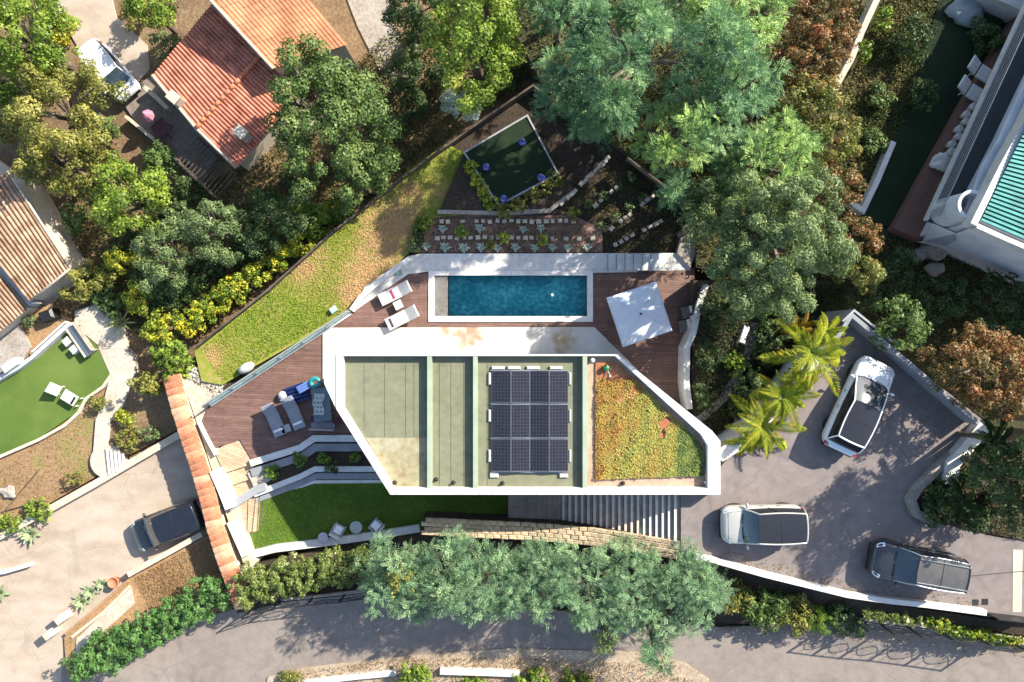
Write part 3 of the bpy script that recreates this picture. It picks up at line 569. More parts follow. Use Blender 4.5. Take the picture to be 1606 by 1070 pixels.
for k in range(4):
    q = MB()
    def tf(u, v): x = -.5+u; return Vector((x*.98, (v-.5)*.40, .10-.24*abs(x)**1.4+.045*math.sin(math.pi*v)+.03*(1-v)))
    q.patch(tf, 6, 4); q.patch(lambda u, v: Vector((-.49+.98*u, -.2, .13-.24*abs(u-.5)**1.4-.09*v)), 6, 1, True); m_ = q.me('tile'); m_.materials.append(Mt[k]); tms.append(m_)
d_ = .16
while d_ < seg[-1]:
    i = max(j for j in range(len(seg)) if seg[j] <= d_); i = min(i, len(P)-2); f = (d_-seg[i])/(seg[i+1]-seg[i]); p = P[i].lerp(P[i+1], f); dv = P[i+1]-P[i]
    o = link('tile', tms[rng.randrange(4)], None, tw, True); o.location = p-tw.location+Vector((0, 0, rng.uniform(-.02, .02))); o.rotation_euler = (rng.uniform(-.05, .05), rng.uniform(-.04, .04), math.atan2(dv.y, dv.x)-math.pi/2+rng.uniform(-.05, .05)); d_ += .355
# dark garden fence along the upper lawn: posts, rails and boards
def fence(label, pts, zt, zb, step, m, name='garden_fence', bh=.16):
    P = [W(x, y, zt) for x, y in pts]; t = thing(name, label, 'fence', (P[0].x, P[0].y, zb))
    for i in range(len(P)-1):
        a, b_ = P[i], P[i+1]; L_ = (b_-a).length; n = max(1, round(L_/step)); rz = math.atan2((b_-a).y, (b_-a).x)
        for k in range(n):
            c = a.lerp(b_, k/n); q = MB(t.location); q.box(Vector((c.x, c.y, (zt+zb)/2)), (.09, .09, zt-zb+.06), rz); part('post', q, m, t)
            c2 = a.lerp(b_, (k+.5)/n); z = zt-.09
            while z > zb+.1:
                q = MB(t.location); q.box(Vector((c2.x, c2.y, z)), (L_/n-.1, .035, bh-.02), rz); part('board', q, m, t); z -= bh
            q = MB(t.location); q.box(Vector((c2.x, c2.y, zt+.02)), (L_/n-.01, .10, .035), rz); part('cap_rail', q, m, t)
    return t
fence('dark weathered timber fence between the upper lawn and the wooded slope', [(306, 545), (420, 455), (520, 365), (640, 272), (740, 200), (836, 134), (872, 160)], -2.92, -3.90, 1.75, M['wood_fence'], bh=.27)
fence('brown timber fence in tree shade above the dark terraces', [(985, 248), (1040, 290), (1082, 325)], -2.2, -2.75, 1.8, M['wood_fence'], bh=.27)
# glass and metal balustrade of the deck
bo = W(440, 560, DZ); bal = thing('balustrade', 'straight metal and glass balustrade along the lawn side of the deck', 'balustrade', bo)
a, b_ = W(331, 634, DZ), W(551, 490, DZ); rz = math.atan2((b_-a).y, (b_-a).x); L_ = (b_-a).length
Mgl, nt, b, N, L = nodes('clear_glass'); tr = N('ShaderNodeBsdfTransparent'); tr.inputs[0].default_value = (.62, .74, .72, 1); g2 = N('ShaderNodeBsdfGlossy'); g2.inputs[0].default_value = (.8, .85, .85, 1); g2.inputs['Roughness'].default_value = .05; ms = N('ShaderNodeMixShader'); ms.inputs[0].default_value = .12
L(tr.outputs[0], ms.inputs[1]); L(g2.outputs[0], ms.inputs[2]); L(ms.outputs[0], nt.nodes['Material Output'].inputs['Surface'])
part('kerb', MB(bo).wall([a+Vector((0, 0, .2)), b_+Vector((0, 0, .2))], .26, -4.43), M['white_wall'], bal)
nb = 6
for k in range(nb):
    c = a.lerp(b_, (k+.5)/nb); q = MB(bo); q.box(c+Vector((0, 0, .68)), (L_/nb-.08, .02, .9), rz); part('glass_pane', q, Mgl, bal)
for k in range(nb+1):
    c = a.lerp(b_, k/nb); q = MB(bo); q.box(c+Vector((0, 0, .65)), (.05, .05, 1.0), rz); part('post', q, M['rail_metal'], bal)
q = MB(bo); q.tube([a+Vector((0, 0, 1.16)), b_+Vector((0, 0, 1.16))], .045, 8); part('handrail', q, M['rail_metal'], bal)
q = MB(bo); q.tube([a+Vector((-.04, .14, .26)), b_+Vector((-.04, .14, .26))], .04, 8); part('lower_rail', q, M['rail_metal'], bal)
# wrought iron road fences
def iron(label, base, height, t0=0):
    P = [W(*p) for p in base]; t = thing('iron_fence', label, 'fence', P[0])
    for i in range(len(P)-1):
        a, b_ = P[i], P[i+1]; d = b_-a; q = MB(P[0]); q.box(a+Vector((0, 0, height/2)), (.08, .08, height), math.atan2(d.y, d.x)); part('post', q, M['dark_metal'], t)
        up = Vector((0, 0, 1))
        q = MB(P[0]); q.tube([a+up*(height-.03), b_+up*(height-.03)], .03, 6); part('top_rail', q, M['dark_metal'], t); q = MB(P[0]); q.tube([a+up*.12, b_+up*.12], .025, 6); part('bottom_rail', q, M['dark_metal'], t)
        q = MB(P[0]); n = 14; arc = [a.lerp(b_, k/n)+up*(height*.48+height*.34*math.sin(math.pi*k/n*1.0)) for k in range(n+1)]; q.tube(arc, .022, 5)
        arc = [a.lerp(b_, k/n)+up*(height*.80-height*.34*math.sin(math.pi*k/n)) for k in range(n+1)]; q.tube(arc, .022, 5); part('scroll_bar', q, M['dark_metal'], t)
        nbar = max(4, int(d.length/.14))
        for k in range(1, nbar):
            f = k/nbar; c = a.lerp(b_, f); h0 = .12; h1 = height*(.48+.34*math.sin(math.pi*f)); 
            if k % 3 == 0: h1 = height-.03
            q = MB(P[0]); q.tube([c+up*h0, c+up*h1], .014, 4); part('bar', q, M['dark_metal'], t)
    a = P[-1]; q = MB(P[0]); q.box(a+Vector((0, 0, height/2)), (.08, .08, height)); part('post', q, M['dark_metal'], t)
    return t
iron('black wrought iron fence standing on the kerb between the planted strip and the road', [(1340, 972, -1.0), (1379, 977, -.9), (1422, 982, -.8), (1469, 986, -.7), (1524, 994, -.6), (1580, 1003, -.5)], 1.45)
iron('black wrought iron fence on the kerb below the flowering hedge', [(392, 958, -3.69), (440, 943, -3.65), (490, 938, -3.62), (540, 933, -3.54), (592, 926, -3.42)], 1.1)
wallthing('fence_kerb', 'pale concrete base wall under the iron fence beside the road', [(1335, 972, -1.02), (1469, 987, -.72), (1582, 1004, -.52), (1640, 1012, -.45)], .26, -3.05, M['pale_concrete'])
# sliding gate
gt = thing('sliding_gate', 'dark metal sliding gate leaf and track at the entrance of the car park', 'gate', W(1590, 965, 0))
q = MB(gt.location); q.wall([W(1548, 966, .02), W(1640, 975, .02)], .12, -.1); part('track', q, M['dark_metal'], gt)
q = MB(gt.location); q.wall([W(1566, 972, .9), W(1650, 982, .9)], .06, .05); part('leaf', q, M['dark_metal'], gt)
for (x, y) in ((1530, 945), (1545, 944)):
    solid('drain_cover', 'square dark drain cover near the car park gate, '+('the one nearer the cars' if x < 1540 else 'the one nearer the gate'), 'drain cover', MB().bevbox(W(x, y, .01), (.3, .3, .03), .005), M['dark_metal'])
solid('cable', 'black cable lying across the end of the car park by the gate', 'cable', MB().tube([W(1500, 906, .02), W(1530, 903, .02), W(1560, 900, .02), W(1640, 893, .02)], .022, 5), M['black'])
# ---------------------------------------------------------------- neighbouring houses
def tile_plane(mb, e0, e1, r1, r0, cw=.205, rl=.38, h=.05, seed=0, pan=.3):
    """barrel tiles between eave e0-e1 and ridge r0-r1"""
    e0, e1, r1, r0 = map(Vector, (e0, e1, r1, r0)); nc = max(3, round((e1-e0).length/cw)); nr = max(2, round(((r0-e0).length+(r1-e1).length)/2/rl))
    nrm = (e1-e0).cross(r0-e0).normalized(); nrm = nrm if nrm.z > 0 else -nrm; rr = random.Random(seed)
    prof = [(0, 0), (.12, .75), (.32, 1.0), (.54, .75), (.66, 0), (.83, -.25)]
    at = lambda u, v: (e0.lerp(e1, u)).lerp(r0.lerp(r1, u), v)
    for c in range(nc):
        ct = rr.gauss(0, .06)
        for r in range(nr):
            v0, v1 = r/nr, (r+1.12)/nr if r < nr-1 else 1; tt = min(.98, max(.02, .5+ct+rr.gauss(0, .09))); j = rr.uniform(-.006, .006)
            b = len(mb.v)
            for v, lift in ((v0, .012), (v1, .0)):
                for (x, y) in prof+[(1.0, 0)]: mb.v.append(at((c+x)/nc, v)+nrm*(y*h+lift+j)-mb.o)
            for k in range(6): mb.f.append((b+k, b+k+1, b+8+k, b+7+k)); mb.t.append(tt if k < 4 else max(.02, tt-pan))
    return mb
Mterra = tinted('terracotta_tiles', [(.22, .065, .038), (.42, .145, .09), (.52, .21, .135), (.58, .28, .19)], .8, noise=1.5)
Mterra2 = tinted('orange_tiles', [(.36, .13, .06), (.48, .19, .095), (.54, .23, .12), (.56, .27, .15)], .8, noise=.9)
Mbeige = tinted('beige_tiles', [(.10, .055, .03), (.24, .14, .085), (.42, .28, .19), (.50, .36, .27)], .8, noise=1.5)
zE, zK = -2.9, -2.45
ho = W(350, 150, -4.95)
th = thing('tiled_house', 'old house with terracotta barrel tile gable roof and a taller orange roofed block', 'house', ho)
E1, E2, R1, R2, E3, E4 = W(239, 119, zE), W(333, 6, zE), W(308, 202, zK), W(414, 82, zK), W(371, 264, zE), W(478, 140, zE)
o = part('roof_tiles', tile_plane(MB(ho), E1, E2, R2, R1, seed=1), Mterra, th); tag(o, kind='stuff')
o = part('roof_tiles', tile_plane(MB(ho), E4, E3, R1, R2, seed=2), Mterra, th); tag(o, kind='stuff')
q = MB(ho); up = Vector((0, 0, .03))
nrd = 14
for k in range(nrd):
    a, b_ = R1.lerp(R2, k/nrd), R1.lerp(R2, (k+1.2)/nrd); q = MB(ho); q.tube([a+up*2.6, b_+up*2.4], .115, 8); part('ridge_tile', q, M['terra_ridge'] if 'terra_ridge' in M else M.setdefault('terra_ridge', mat('ridge', [(.46, .15, .07), (.54, .21, .11)], 3, .8, .3, 20)), th, True)
cen = (E1+E2+E3+E4)/4
q = MB(ho); q.prism([v.lerp(Vector((cen.x, cen.y, v.z)), .07).to_tuple() for v in (E1, E2, E4, E3)], -5.80, zE-.12); part('wall', q, M['cream'], th)
q = MB(ho)   # gable triangle below the verge
for (a, b_, c_) in ((E1, R1, E3), (E2, R2, E4)):
    i_ = (cen-(a+c_)/2); i_.z = 0; i_ = i_.normalized()*.1; dn = Vector((0, 0, -.09)); q.add([a+i_+dn, b_+i_+dn, c_+i_+dn, a+i_*3+dn, b_+i_*3+dn, c_+i_*3+dn], [(0, 1, 2), (5, 4, 3), (0, 3, 4, 1), (1, 4, 5, 2), (0, 2, 5, 3)])
part('gable', q, M['cream'], th)
for (a, b_) in ((E1, R1), (R1, E3)):
    q = MB(ho); q.tube([a+Vector((0, 0, .03)), b_+Vector((0, 0, .05))], .085, 7); part('verge', q, M['cream'], th, True)
# taller block: single slope roof
zh0, zh1 = -1.6, -1.0
A1, A2, A3, A4 = W(290, -43, zh1), W(428, 108, zh0+.2), W(545, 70, zh0), W(411, -89, zh1-.2)
o = part('upper_roof_tiles', tile_plane(MB(ho), A2, A3, A4, A1, .21, .40, .018, 3), Mterra2, th); tag(o, kind='stuff')
c4 = (A1+A2+A3+A4)/4
q = MB(ho); q.prism([(v.x+(c4.x-v.x)*.05, v.y+(c4.y-v.y)*.05, 0) for v in (A1, A2, A3, A4)], -5.80, zh0-.15); part('upper_wall', q, M['cream'], th)
q = MB(ho); q.tube([A1, A2], .08, 7); part('verge', q, M['cream'], th, True)
for (x, y, s_) in ((279, 158, .42), (383, 212, .45)):
    q = MB(ho); c = W(x, y, zE+.5); q.box(c, (s_, s_*1.2, 1.0), R(50)); ch = part('chimney', q, M['pale_concrete'], th)
    q = MB(ho); q.bevbox(c+Vector((0, 0, .56)), (s_*1.3, s_*1.5, .1), .03, R(50)); part('chimney_cap', q, M['cream'], ch)
# pergola of that house
pg = thing('pergola', 'dark slatted pergola below the gable of the terracotta house', 'pergola', W(335, 255, -4.78))
ax = (W(372, 268, -3.38)-W(312, 210, -3.38)); axn = ax.normalized(); pn = Vector((-axn.y, axn.x, 0)); pn = pn if pn.x < 0 else -pn
b0 = W(312, 214, -3.38)
for k in range(13):
    q = MB(pg.location); c = b0+ax*(k/12); q.tube([c, c+pn*1.9-Vector((0, 0, .25))], .04, 4); part('slat', q, M['wood_fence'], pg)
for f in (.05, .95):
    q = MB(pg.location); c = b0+pn*(1.9*f)-Vector((0, 0, .07+.25*f)); q.box(c+ax/2, (ax.length, .1, .12), math.atan2(ax.y, ax.x)); part('beam', q, M['wood_fence'], pg)
for k in (0, 1):
    c = b0+ax*k+pn*1.75; q = MB(pg.location); q.box((c.x, c.y, -4.12), (.1, .1, 1.6)); part('post', q, M['wood_fence'], pg)
wallthing('terrace_parapet', 'thin cream parapet along the terrace of the terracotta house', [(196, 182, -4.35), (245, 222, -4.35), (300, 272, -4.35), (318, 292, -4.35)], .16, -5.80, M['cream'])
wallthing('terrace_parapet', 'short cream wall between the parked white car and the house terrace', [(226, 136, -4.17), (262, 170, -4.17)], .2, -5.80, M['cream'])
ps = thing('folded_parasol', 'faded pink and grey parasol standing on the terrace of the terracotta house', 'parasol', W(250, 193, -4.78))
q = MB(); q.tube([(0, 0, 0), (0, 0, 1.7)], .025, 6); part('pole', q, M['steel'], ps)
q = MB(); q.lathe((0, 0, 0), [(.36, 1.2), (.22, 1.5), (0, 1.75)], 8); part('canopy', q, flat('faded_pink', (.40, .16, .22), .8), ps)
tbl = thing('garden_table', 'dark square table beside the faded parasol', 'table', W(262, 208, -4.78))
q = MB(); q.bevbox((0, 0, .72), (.9, .9, .05), .02, R(40)); part('tabletop', q, flat('dark_red', (.07, .015, .02), .6), tbl)
for sx in (-1, 1):
    for sy in (-1, 1): q = MB(); q.tube([(sx*.3, sy*.3, 0), (sx*.3, sy*.3, .7)], .025, 5); part('leg', q, M['black'], tbl)
# beige tiled house on the western edge
bo2 = W(20, 390, -4.69); bh_ = thing('beige_house', 'house with beige barrel tile roofs above the turf garden', 'house', bo2)
zb, zr2 = -2.85, -2.1
a0, a1, a2, a3 = W(46, 474, zb), W(111, 421, zb), W(12, 268, zr2), W(-70, 330, zr2)
o = part('roof_tiles', tile_plane(MB(bo2), a0, a1, a2, a3, .205, .38, .06, 5), Mbeige, bh_); tag(o, kind='stuff')
b0_, b1_, b2_, b3_ = W(-14, 532, zb-.5), W(43, 486, zb-.5), W(-10, 420, zb-.05), W(-75, 470, zb-.05)
o = part('lower_roof_tiles', tile_plane(MB(bo2), b0_, b1_, b2_, b3_, .205, .38, .06, 6), Mbeige, bh_); tag(o, kind='stuff')
q = MB(bo2); cc = (a0+a1+a2+a3)/4; q.prism([(v.x+(cc.x-v.x)*.05, v.y+(cc.y-v.y)*.05, 0) for v in (a0, a1, a2, a3)], -5.80, zb-.15); part('wall', q, M['cream'], bh_)
q = MB(bo2); q.prism([(v.x-.15, v.y+.12, 0) for v in (b0_, b1_, b2_, b3_)], -5.80, zb-.65); part('lower_wall', q, M['cream'], bh_)
q = MB(bo2); q.wall([a0+Vector((-.06, -.12, -.22)), a3+Vector((-.06, -.12, -.2))], .3, zb-.9); part('valley_gutter', q, M['grey_wall'], bh_)
for p_, r_ in ((a1, a2), (a0, a1)):
    q = MB(bo2); q.tube([p_+Vector((0, 0, .02)), r_+Vector((0, 0, .02))], .07, 6); part('edge_tile', q, M['cream'] if r_ is a2 else M['grey_stone'], bh_, True)
structure('beige_terrace', [(-40, 540), (28, 505), (48, 545), (30, 575), (-40, 610)], -4.35, M['grey_stone'], -6.20)
structure('side_court', [(26, 505), (62, 478), (110, 500), (112, 512), (48, 558)], -4.47, M['dry_soil'], -6.20)
wallthing('turf_kerb', 'white double kerb wall along the top of the turf garden', [(-20, 604, -4.03), (30, 575, -4.03), (48, 562, -4.03), (108, 508, -4.03)], .2, -5.80, M['white_wall'], 'kerb')
wallthing('turf_kerb', 'second thin kerb line behind the white kerb above the turf garden', [(50, 552, -4.08), (102, 505, -4.08)], .1, -5.80, M['white_wall'], 'kerb')
solid('garden_pillar', 'white rounded wall end beside the beige terrace', 'pillar', MB().bevbox(W(20, 573, -3.99), (.9, .45, .8), .1, R(35)), M['white_wall'])
wallthing('bed_edging', 'cream stone edging curving along the lower side of the turf garden', [(-20, 725, -4.37), (0, 716, -4.37), (60, 690, -4.37), (100, 668, -4.37), (122, 648, -4.37), (135, 625, -4.37), (161, 607, -4.37), (174, 588, -4.37)], .16, -5.80, M['cream'], 'edging')
wallthing('street_wall', 'long cream retaining wall between the dry bed and the concrete yard', [(-30, 856, -4.30), (0, 841, -4.30), (75, 800, -4.30), (150, 758, -4.30), (215, 720, -4.30), (284, 680, -4.30)], .38, -5.80, M['cream'])
wallthing('yard_wall', 'cream wall with pipes running down from the tile topped wall past the black car', [(316, 838, -4.08), (262, 868, -4.08), (200, 902, -4.08)], .3, -5.80, M['cream'])
wallthing('yard_wall', 'narrow tan double wall between the agave bed and the clipped hedge', [(200, 912, -4.35), (150, 955, -4.35), (102, 996, -4.35)], .16, -5.80, M['dry_soil'])
wallthing('yard_wall', 'second tan wall line alongside the clipped hedge', [(203, 920, -4.43), (160, 962, -4.43), (112, 1000, -4.43)], .14, -5.80, M['cream'])
wallthing('yard_wall', 'short white broken wall end at the western edge of the yard', [(-20, 902, -4.35), (8, 897, -4.35), (46, 886, -4.35)], .2, -5.80, M['white_wall'])
structure('hedge_bed', [(205, 905), (330, 838), (352, 905), (372, 962), (270, 985), (105, 1060), (100, 1000)], -4.53, M['dry_soil'], -6.20)
structure('hedge_pavement', [(120, 1002), (205, 922), (210, 948), (150, 1002), (118, 1030)], -4.45, M['pale_concrete'], -6.20)
# round garden steps at the end of the path
rs = thing('round_steps', 'round pale steps with slatted treads where the garden path meets the cream wall', 'steps', W(172, 724, -4.35))
for k, (r_, x0, x1) in enumerate(((.95, -1, .2),)):
    q = MB(); q.lathe((-.2, 0, -.5), [(.95, 0), (.95, .46), (.9, .5), (0, .5)], 24); part('base', q, M['pale_concrete'], rs)
for k in range(5):
    q = MB(); q.bevbox((-.05+k*.21, 0, .07-k*.012), (.11, 1.5-.14*k, .1), .02, R(6)); part('tread', q, M['white_wall'], rs)
Mcush = flat('grey_cushion', (.22, .23, .26), .9); Mtowel = flat('white_towel', (.74, .74, .76), .95); Mfab = flat('pale_cushion', (.52, .50, .48), .9); Mfr = flat('frame_grey', (.12, .12, .125), .5)
def lounger(label, px, py, z, rz, cush, towel=None, L=1.9, Wd=.68, group=None, fm=None, towat=.25):
    t = thing('sun_lounger', label, 'sun lounger', W(px, py, z), rz, group); fm = fm or Mfr
    q = MB(); q.bevbox((-.28, 0, .28), (L*.66, Wd*.96, .05), .01); 
    part('frame', q, fm, t)
    for sx in (-.8, .45):
        for s_ in (-1, 1): q = MB(); q.box((sx, s_*Wd*.42, .13), (.05, .05, .26)); part('leg', q, fm, t)
    q = MB(); q.bevbox((-.28, 0, .35), (L*.66, Wd, .10), .03); part('seat_cushion', q, cush, t)
    q = MB(); q.bevbox((.62, 0, .50), (.66, Wd, .10), .03, M=Matrix.Rotation(R(-26), 3, 'Y')); part('backrest', q, cush, t)
    if towel:
        q = MB(); q.bevbox((-.28+towat, 0, .415), (.12, Wd*.75, .03), .01); part('towel_roll', q, towel, t)
    return t
# modern white house with turquoise ribbed roof
M['cool_white'] = mat('cool_white', [(.50, .53, .57), (.60, .63, .67), (.66, .68, .71)], .7, .85, .1, 25)
mo = W(1560, 300, -2.9); mh = thing('modern_house', 'white modern house with a ribbed turquoise roof, dark balcony and round chimney', 'house', mo)
zm, zc_ = 2.7, .1
def mp(name, pts, z1, z0, m, parent=mh, smooth=False):
    q = MB(mo); q.prism(pl(pts, z1), z0, z1); return part(name, q, m, parent, smooth)
def at_(p, z): w = W(*p); return (w.x, w.y, z)
q = MB(mo); q.prism([at_(p, 0) for p in ((1462, 340, -2.9), (1640, -30, -2.9), (1900, -330, -2.9), (2300, 0, -2.9), (1800, 560, -2.9), (1530, 410, -2.9))], -4, zc_-.25); part('wall', q, M['cool_white'], mh)
mp('balcony_floor', [(1456, 346), (1622, -10), (1790, -350), (1960, -300), (1700, 60), (1530, 352), (1512, 366)], zc_, zc_-.2, flat('balcony_tile', (.035, .04, .045), .5))
BL = [W(1454, 345, zc_+.06), W(1609, 10, zc_+.06), W(1772, -340, zc_+.06)]
q = MB(mo); q.wall(BL, .12, zc_-.2); part('balcony_kerb', q, M['render_white'], mh)
for k in range(4):
    q = MB(mo); u = Vector((0, 0, .2+.2*k)); q.tube([BL[0]+u, BL[1]+u, BL[2]+u], .014, 5); part('balcony_bar', q, M['grey_wall'], mh)
q = MB(mo); u = Vector((0, 0, .98)); q.tube([BL[0]+u, BL[1]+u, BL[2]+u], .028, 6); part('balcony_rail', q, M['steel'], mh)
q = MB(mo); LL_ = (BL[1]-BL[0]).length; nb_ = int(LL_/.13)
for k in range(nb_): c = BL[0].lerp(BL[1], (k+.5)/nb_); q.box(c+Vector((0, 0, .5)), (.016, .016, .92))
tag(part('baluster', q, M['grey_ledge'], mh), kind='stuff')
# upper storey under the sheet roof
q = MB(mo); q.prism([at_(p, 0) for p in ((1540, 345, zm), (1618, 196, zm), (1760, -100, zm), (2000, -250, zm), (2300, 120, zm), (1900, 510, zm), (1600, 372, zm))], -3, zm-.2); part('upper_wall', q, M['cool_white'], mh)
# flared white skirt falling to the lower terrace on the southern side
q = MB(mo); hi = [W(1500, 366, zc_+.3), W(1530, 354, zm-.35), W(1575, 374, zm-.35), W(1640, 402, zm-.35), W(1800, 470, zm-.35)]; lo_ = [W(1447, 378, -1.9), W(1500, 390, -1.9), W(1545, 412, -1.9), W(1600, 425, -1.9), W(1780, 428, -1.9)]
q.add(lo_+hi+[v-Vector((0, 0, .4)) for v in lo_], [(i, i+1, 6+i, 5+i) for i in range(4)]+[(10+i, 11+i, i+1, i) for i in range(4)]); part('skirt', q, M['cool_white'], mh)
q = MB(mo); q.add([W(1447, 378, -1.9), W(1500, 390, -1.9), W(1500, 366, zc_+.3), W(1462, 350, zc_+.1)], [(0, 1, 2, 3)]); part('skirt_end', q, M['cool_white'], mh)
q = MB(mo); q.wall([W(1527, 352, zm), W(1572, 262, zm), W(1612, 190, zm), W(1760, -110, zm)], .30, zm-.7); part('roof_edge', q, M['render_white'], mh)
q = MB(mo); q.wall([W(1533, 354, zm-.02), W(1575, 373, zm-.02), W(1640, 401, zm-.02), W(1800, 470, zm-.02)], .22, zm-.5); part('roof_edge', q, M['render_white'], mh)
mp('eave_panel', [(1508, 345), (1528, 300), (1543, 258), (1566, 222), (1592, 165), (1720, -100), (1750, -100), (1600, 205), (1538, 350)], 1.7, 1.5, M['cool_white'])
# ribbed roof sheet
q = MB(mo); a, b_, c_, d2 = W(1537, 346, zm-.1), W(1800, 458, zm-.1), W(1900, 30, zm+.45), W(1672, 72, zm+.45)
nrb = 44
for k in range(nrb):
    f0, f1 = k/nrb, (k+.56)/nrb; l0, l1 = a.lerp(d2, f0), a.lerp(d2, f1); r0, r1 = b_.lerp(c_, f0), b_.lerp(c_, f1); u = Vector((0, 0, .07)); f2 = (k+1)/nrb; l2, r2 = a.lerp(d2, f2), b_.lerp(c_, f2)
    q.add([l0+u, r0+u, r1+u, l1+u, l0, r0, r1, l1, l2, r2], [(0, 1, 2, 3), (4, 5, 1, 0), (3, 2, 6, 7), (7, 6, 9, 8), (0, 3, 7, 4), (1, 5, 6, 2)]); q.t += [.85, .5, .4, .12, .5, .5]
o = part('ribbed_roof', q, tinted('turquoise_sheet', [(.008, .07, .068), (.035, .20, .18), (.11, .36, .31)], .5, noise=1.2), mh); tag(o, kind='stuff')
q = MB(mo); cc = W(1482, 334, zc_); q.lathe(cc, [(.72, 0), (.66, 1.9), (.70, 1.95), (.70, 2.05), (.55, 2.05), (.50, .9), (0, .85)], 32); part('round_chimney', q, M['cool_white'], mh)
structure('brick_terrace', [(1402, 358), (1518, 150), (1600, 20), (1640, 60), (1470, 380), (1447, 378)], -2.1, mat('terrace_brick', [(.14, .075, .06), (.20, .11, .085)], 1.5, .9, .4, 30, scale2=10), -5.80)
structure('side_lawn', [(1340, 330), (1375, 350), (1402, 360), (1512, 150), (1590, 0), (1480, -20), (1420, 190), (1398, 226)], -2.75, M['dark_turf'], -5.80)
wallthing('garden_wall', 'cream garden wall running up between the reddish bushes and the shaded grass', [(1378, -6, -1.9), (1352, 50, -1.9), (1336, 92, -1.9), (1320, 120, -1.9), (1309, 142, -1.9)], .3, -5.80, M['cream'])
wallthing('garden_wall', 'white angled kerb wall at the corner of the shaded side lawn', [(1336, 318, -2.2), (1354, 330, -2.2), (1378, 280, -2.2), (1402, 222, -2.2)], .28, -5.80, M['white_wall'])
pn_ = ['northernmost of the row', 'second of the row', 'third of the row', 'middle one of the row', 'fifth of the row', 'sixth of the row', 'southernmost of the row']
for k in range(7):
    x, y = 1518-k*5.6-(k % 2)*5, 172+k*11.5
    o = solid('terrace_pot', 'white pot beneath the modern house balcony, '+pn_[k], 'pot', MB((0, 0, 0)).lathe((0, 0, 0), [(.10, 0), (.17, .25), (.20, .5), (.16, .55), (0, .5)], 12), M['white_wall'], 'white pots along the modern house', True); o.location = W(x, y, -2.1)
lounger('white sun lounger by the modern house, the upper of the pair', 1534, 118, -2.1, ang(-26, -16), M['white_wall'], None, 1.5, .75, 'white loungers by the modern house', M['white_wall'])
lounger('white sun lounger by the modern house, the lower of the pair', 1519, 148, -2.1, ang(-26, -16), M['white_wall'], None, 1.5, .75, 'white loungers by the modern house', M['white_wall'])
q = rock((0, 0, 0), .56, .45, 5, .3); o = solid('covered_chair', 'pale grey covered garden seat at the lower end of the white pots', 'garden seat', q, M['white_wall'], None, True); o.location = W(1473, 256, -2.1)
solid('boulder', 'large grey boulder below the corner of the modern house', 'boulder', rock(W(1460, 392, -2.9), .72, .6, 1), M['grey_stone'], None, True)
solid('boulder', 'narrow grey boulder lowest of those beside the modern house', 'boulder', rock(W(1462, 422, -2.9), .5, .7, 2), M['grey_stone'], None, True)
solid('boulder', 'small grey boulder nearest the brick terrace corner', 'boulder', rock(W(1439, 400, -2.9), .42, .7, 3), M['grey_stone'], None, True)
solid('roof_edge_slab', 'white slab at the upper right corner beyond the shaded garden', 'roof', MB().prism(pl([(1520, -20), (1606, 18), (1610, 6), (1640, -40)], -1.6), -3, -1.6), M['white_wall'])
solid('covered_boat', 'pale tarpaulin covered mound beside the white slab in the upper corner', 'tarpaulin', rock(W(1516, 20, -2.75), 1.0, .35, 4, .3), flat('tarpaulin', (.24, .27, .27), .8), None, True)
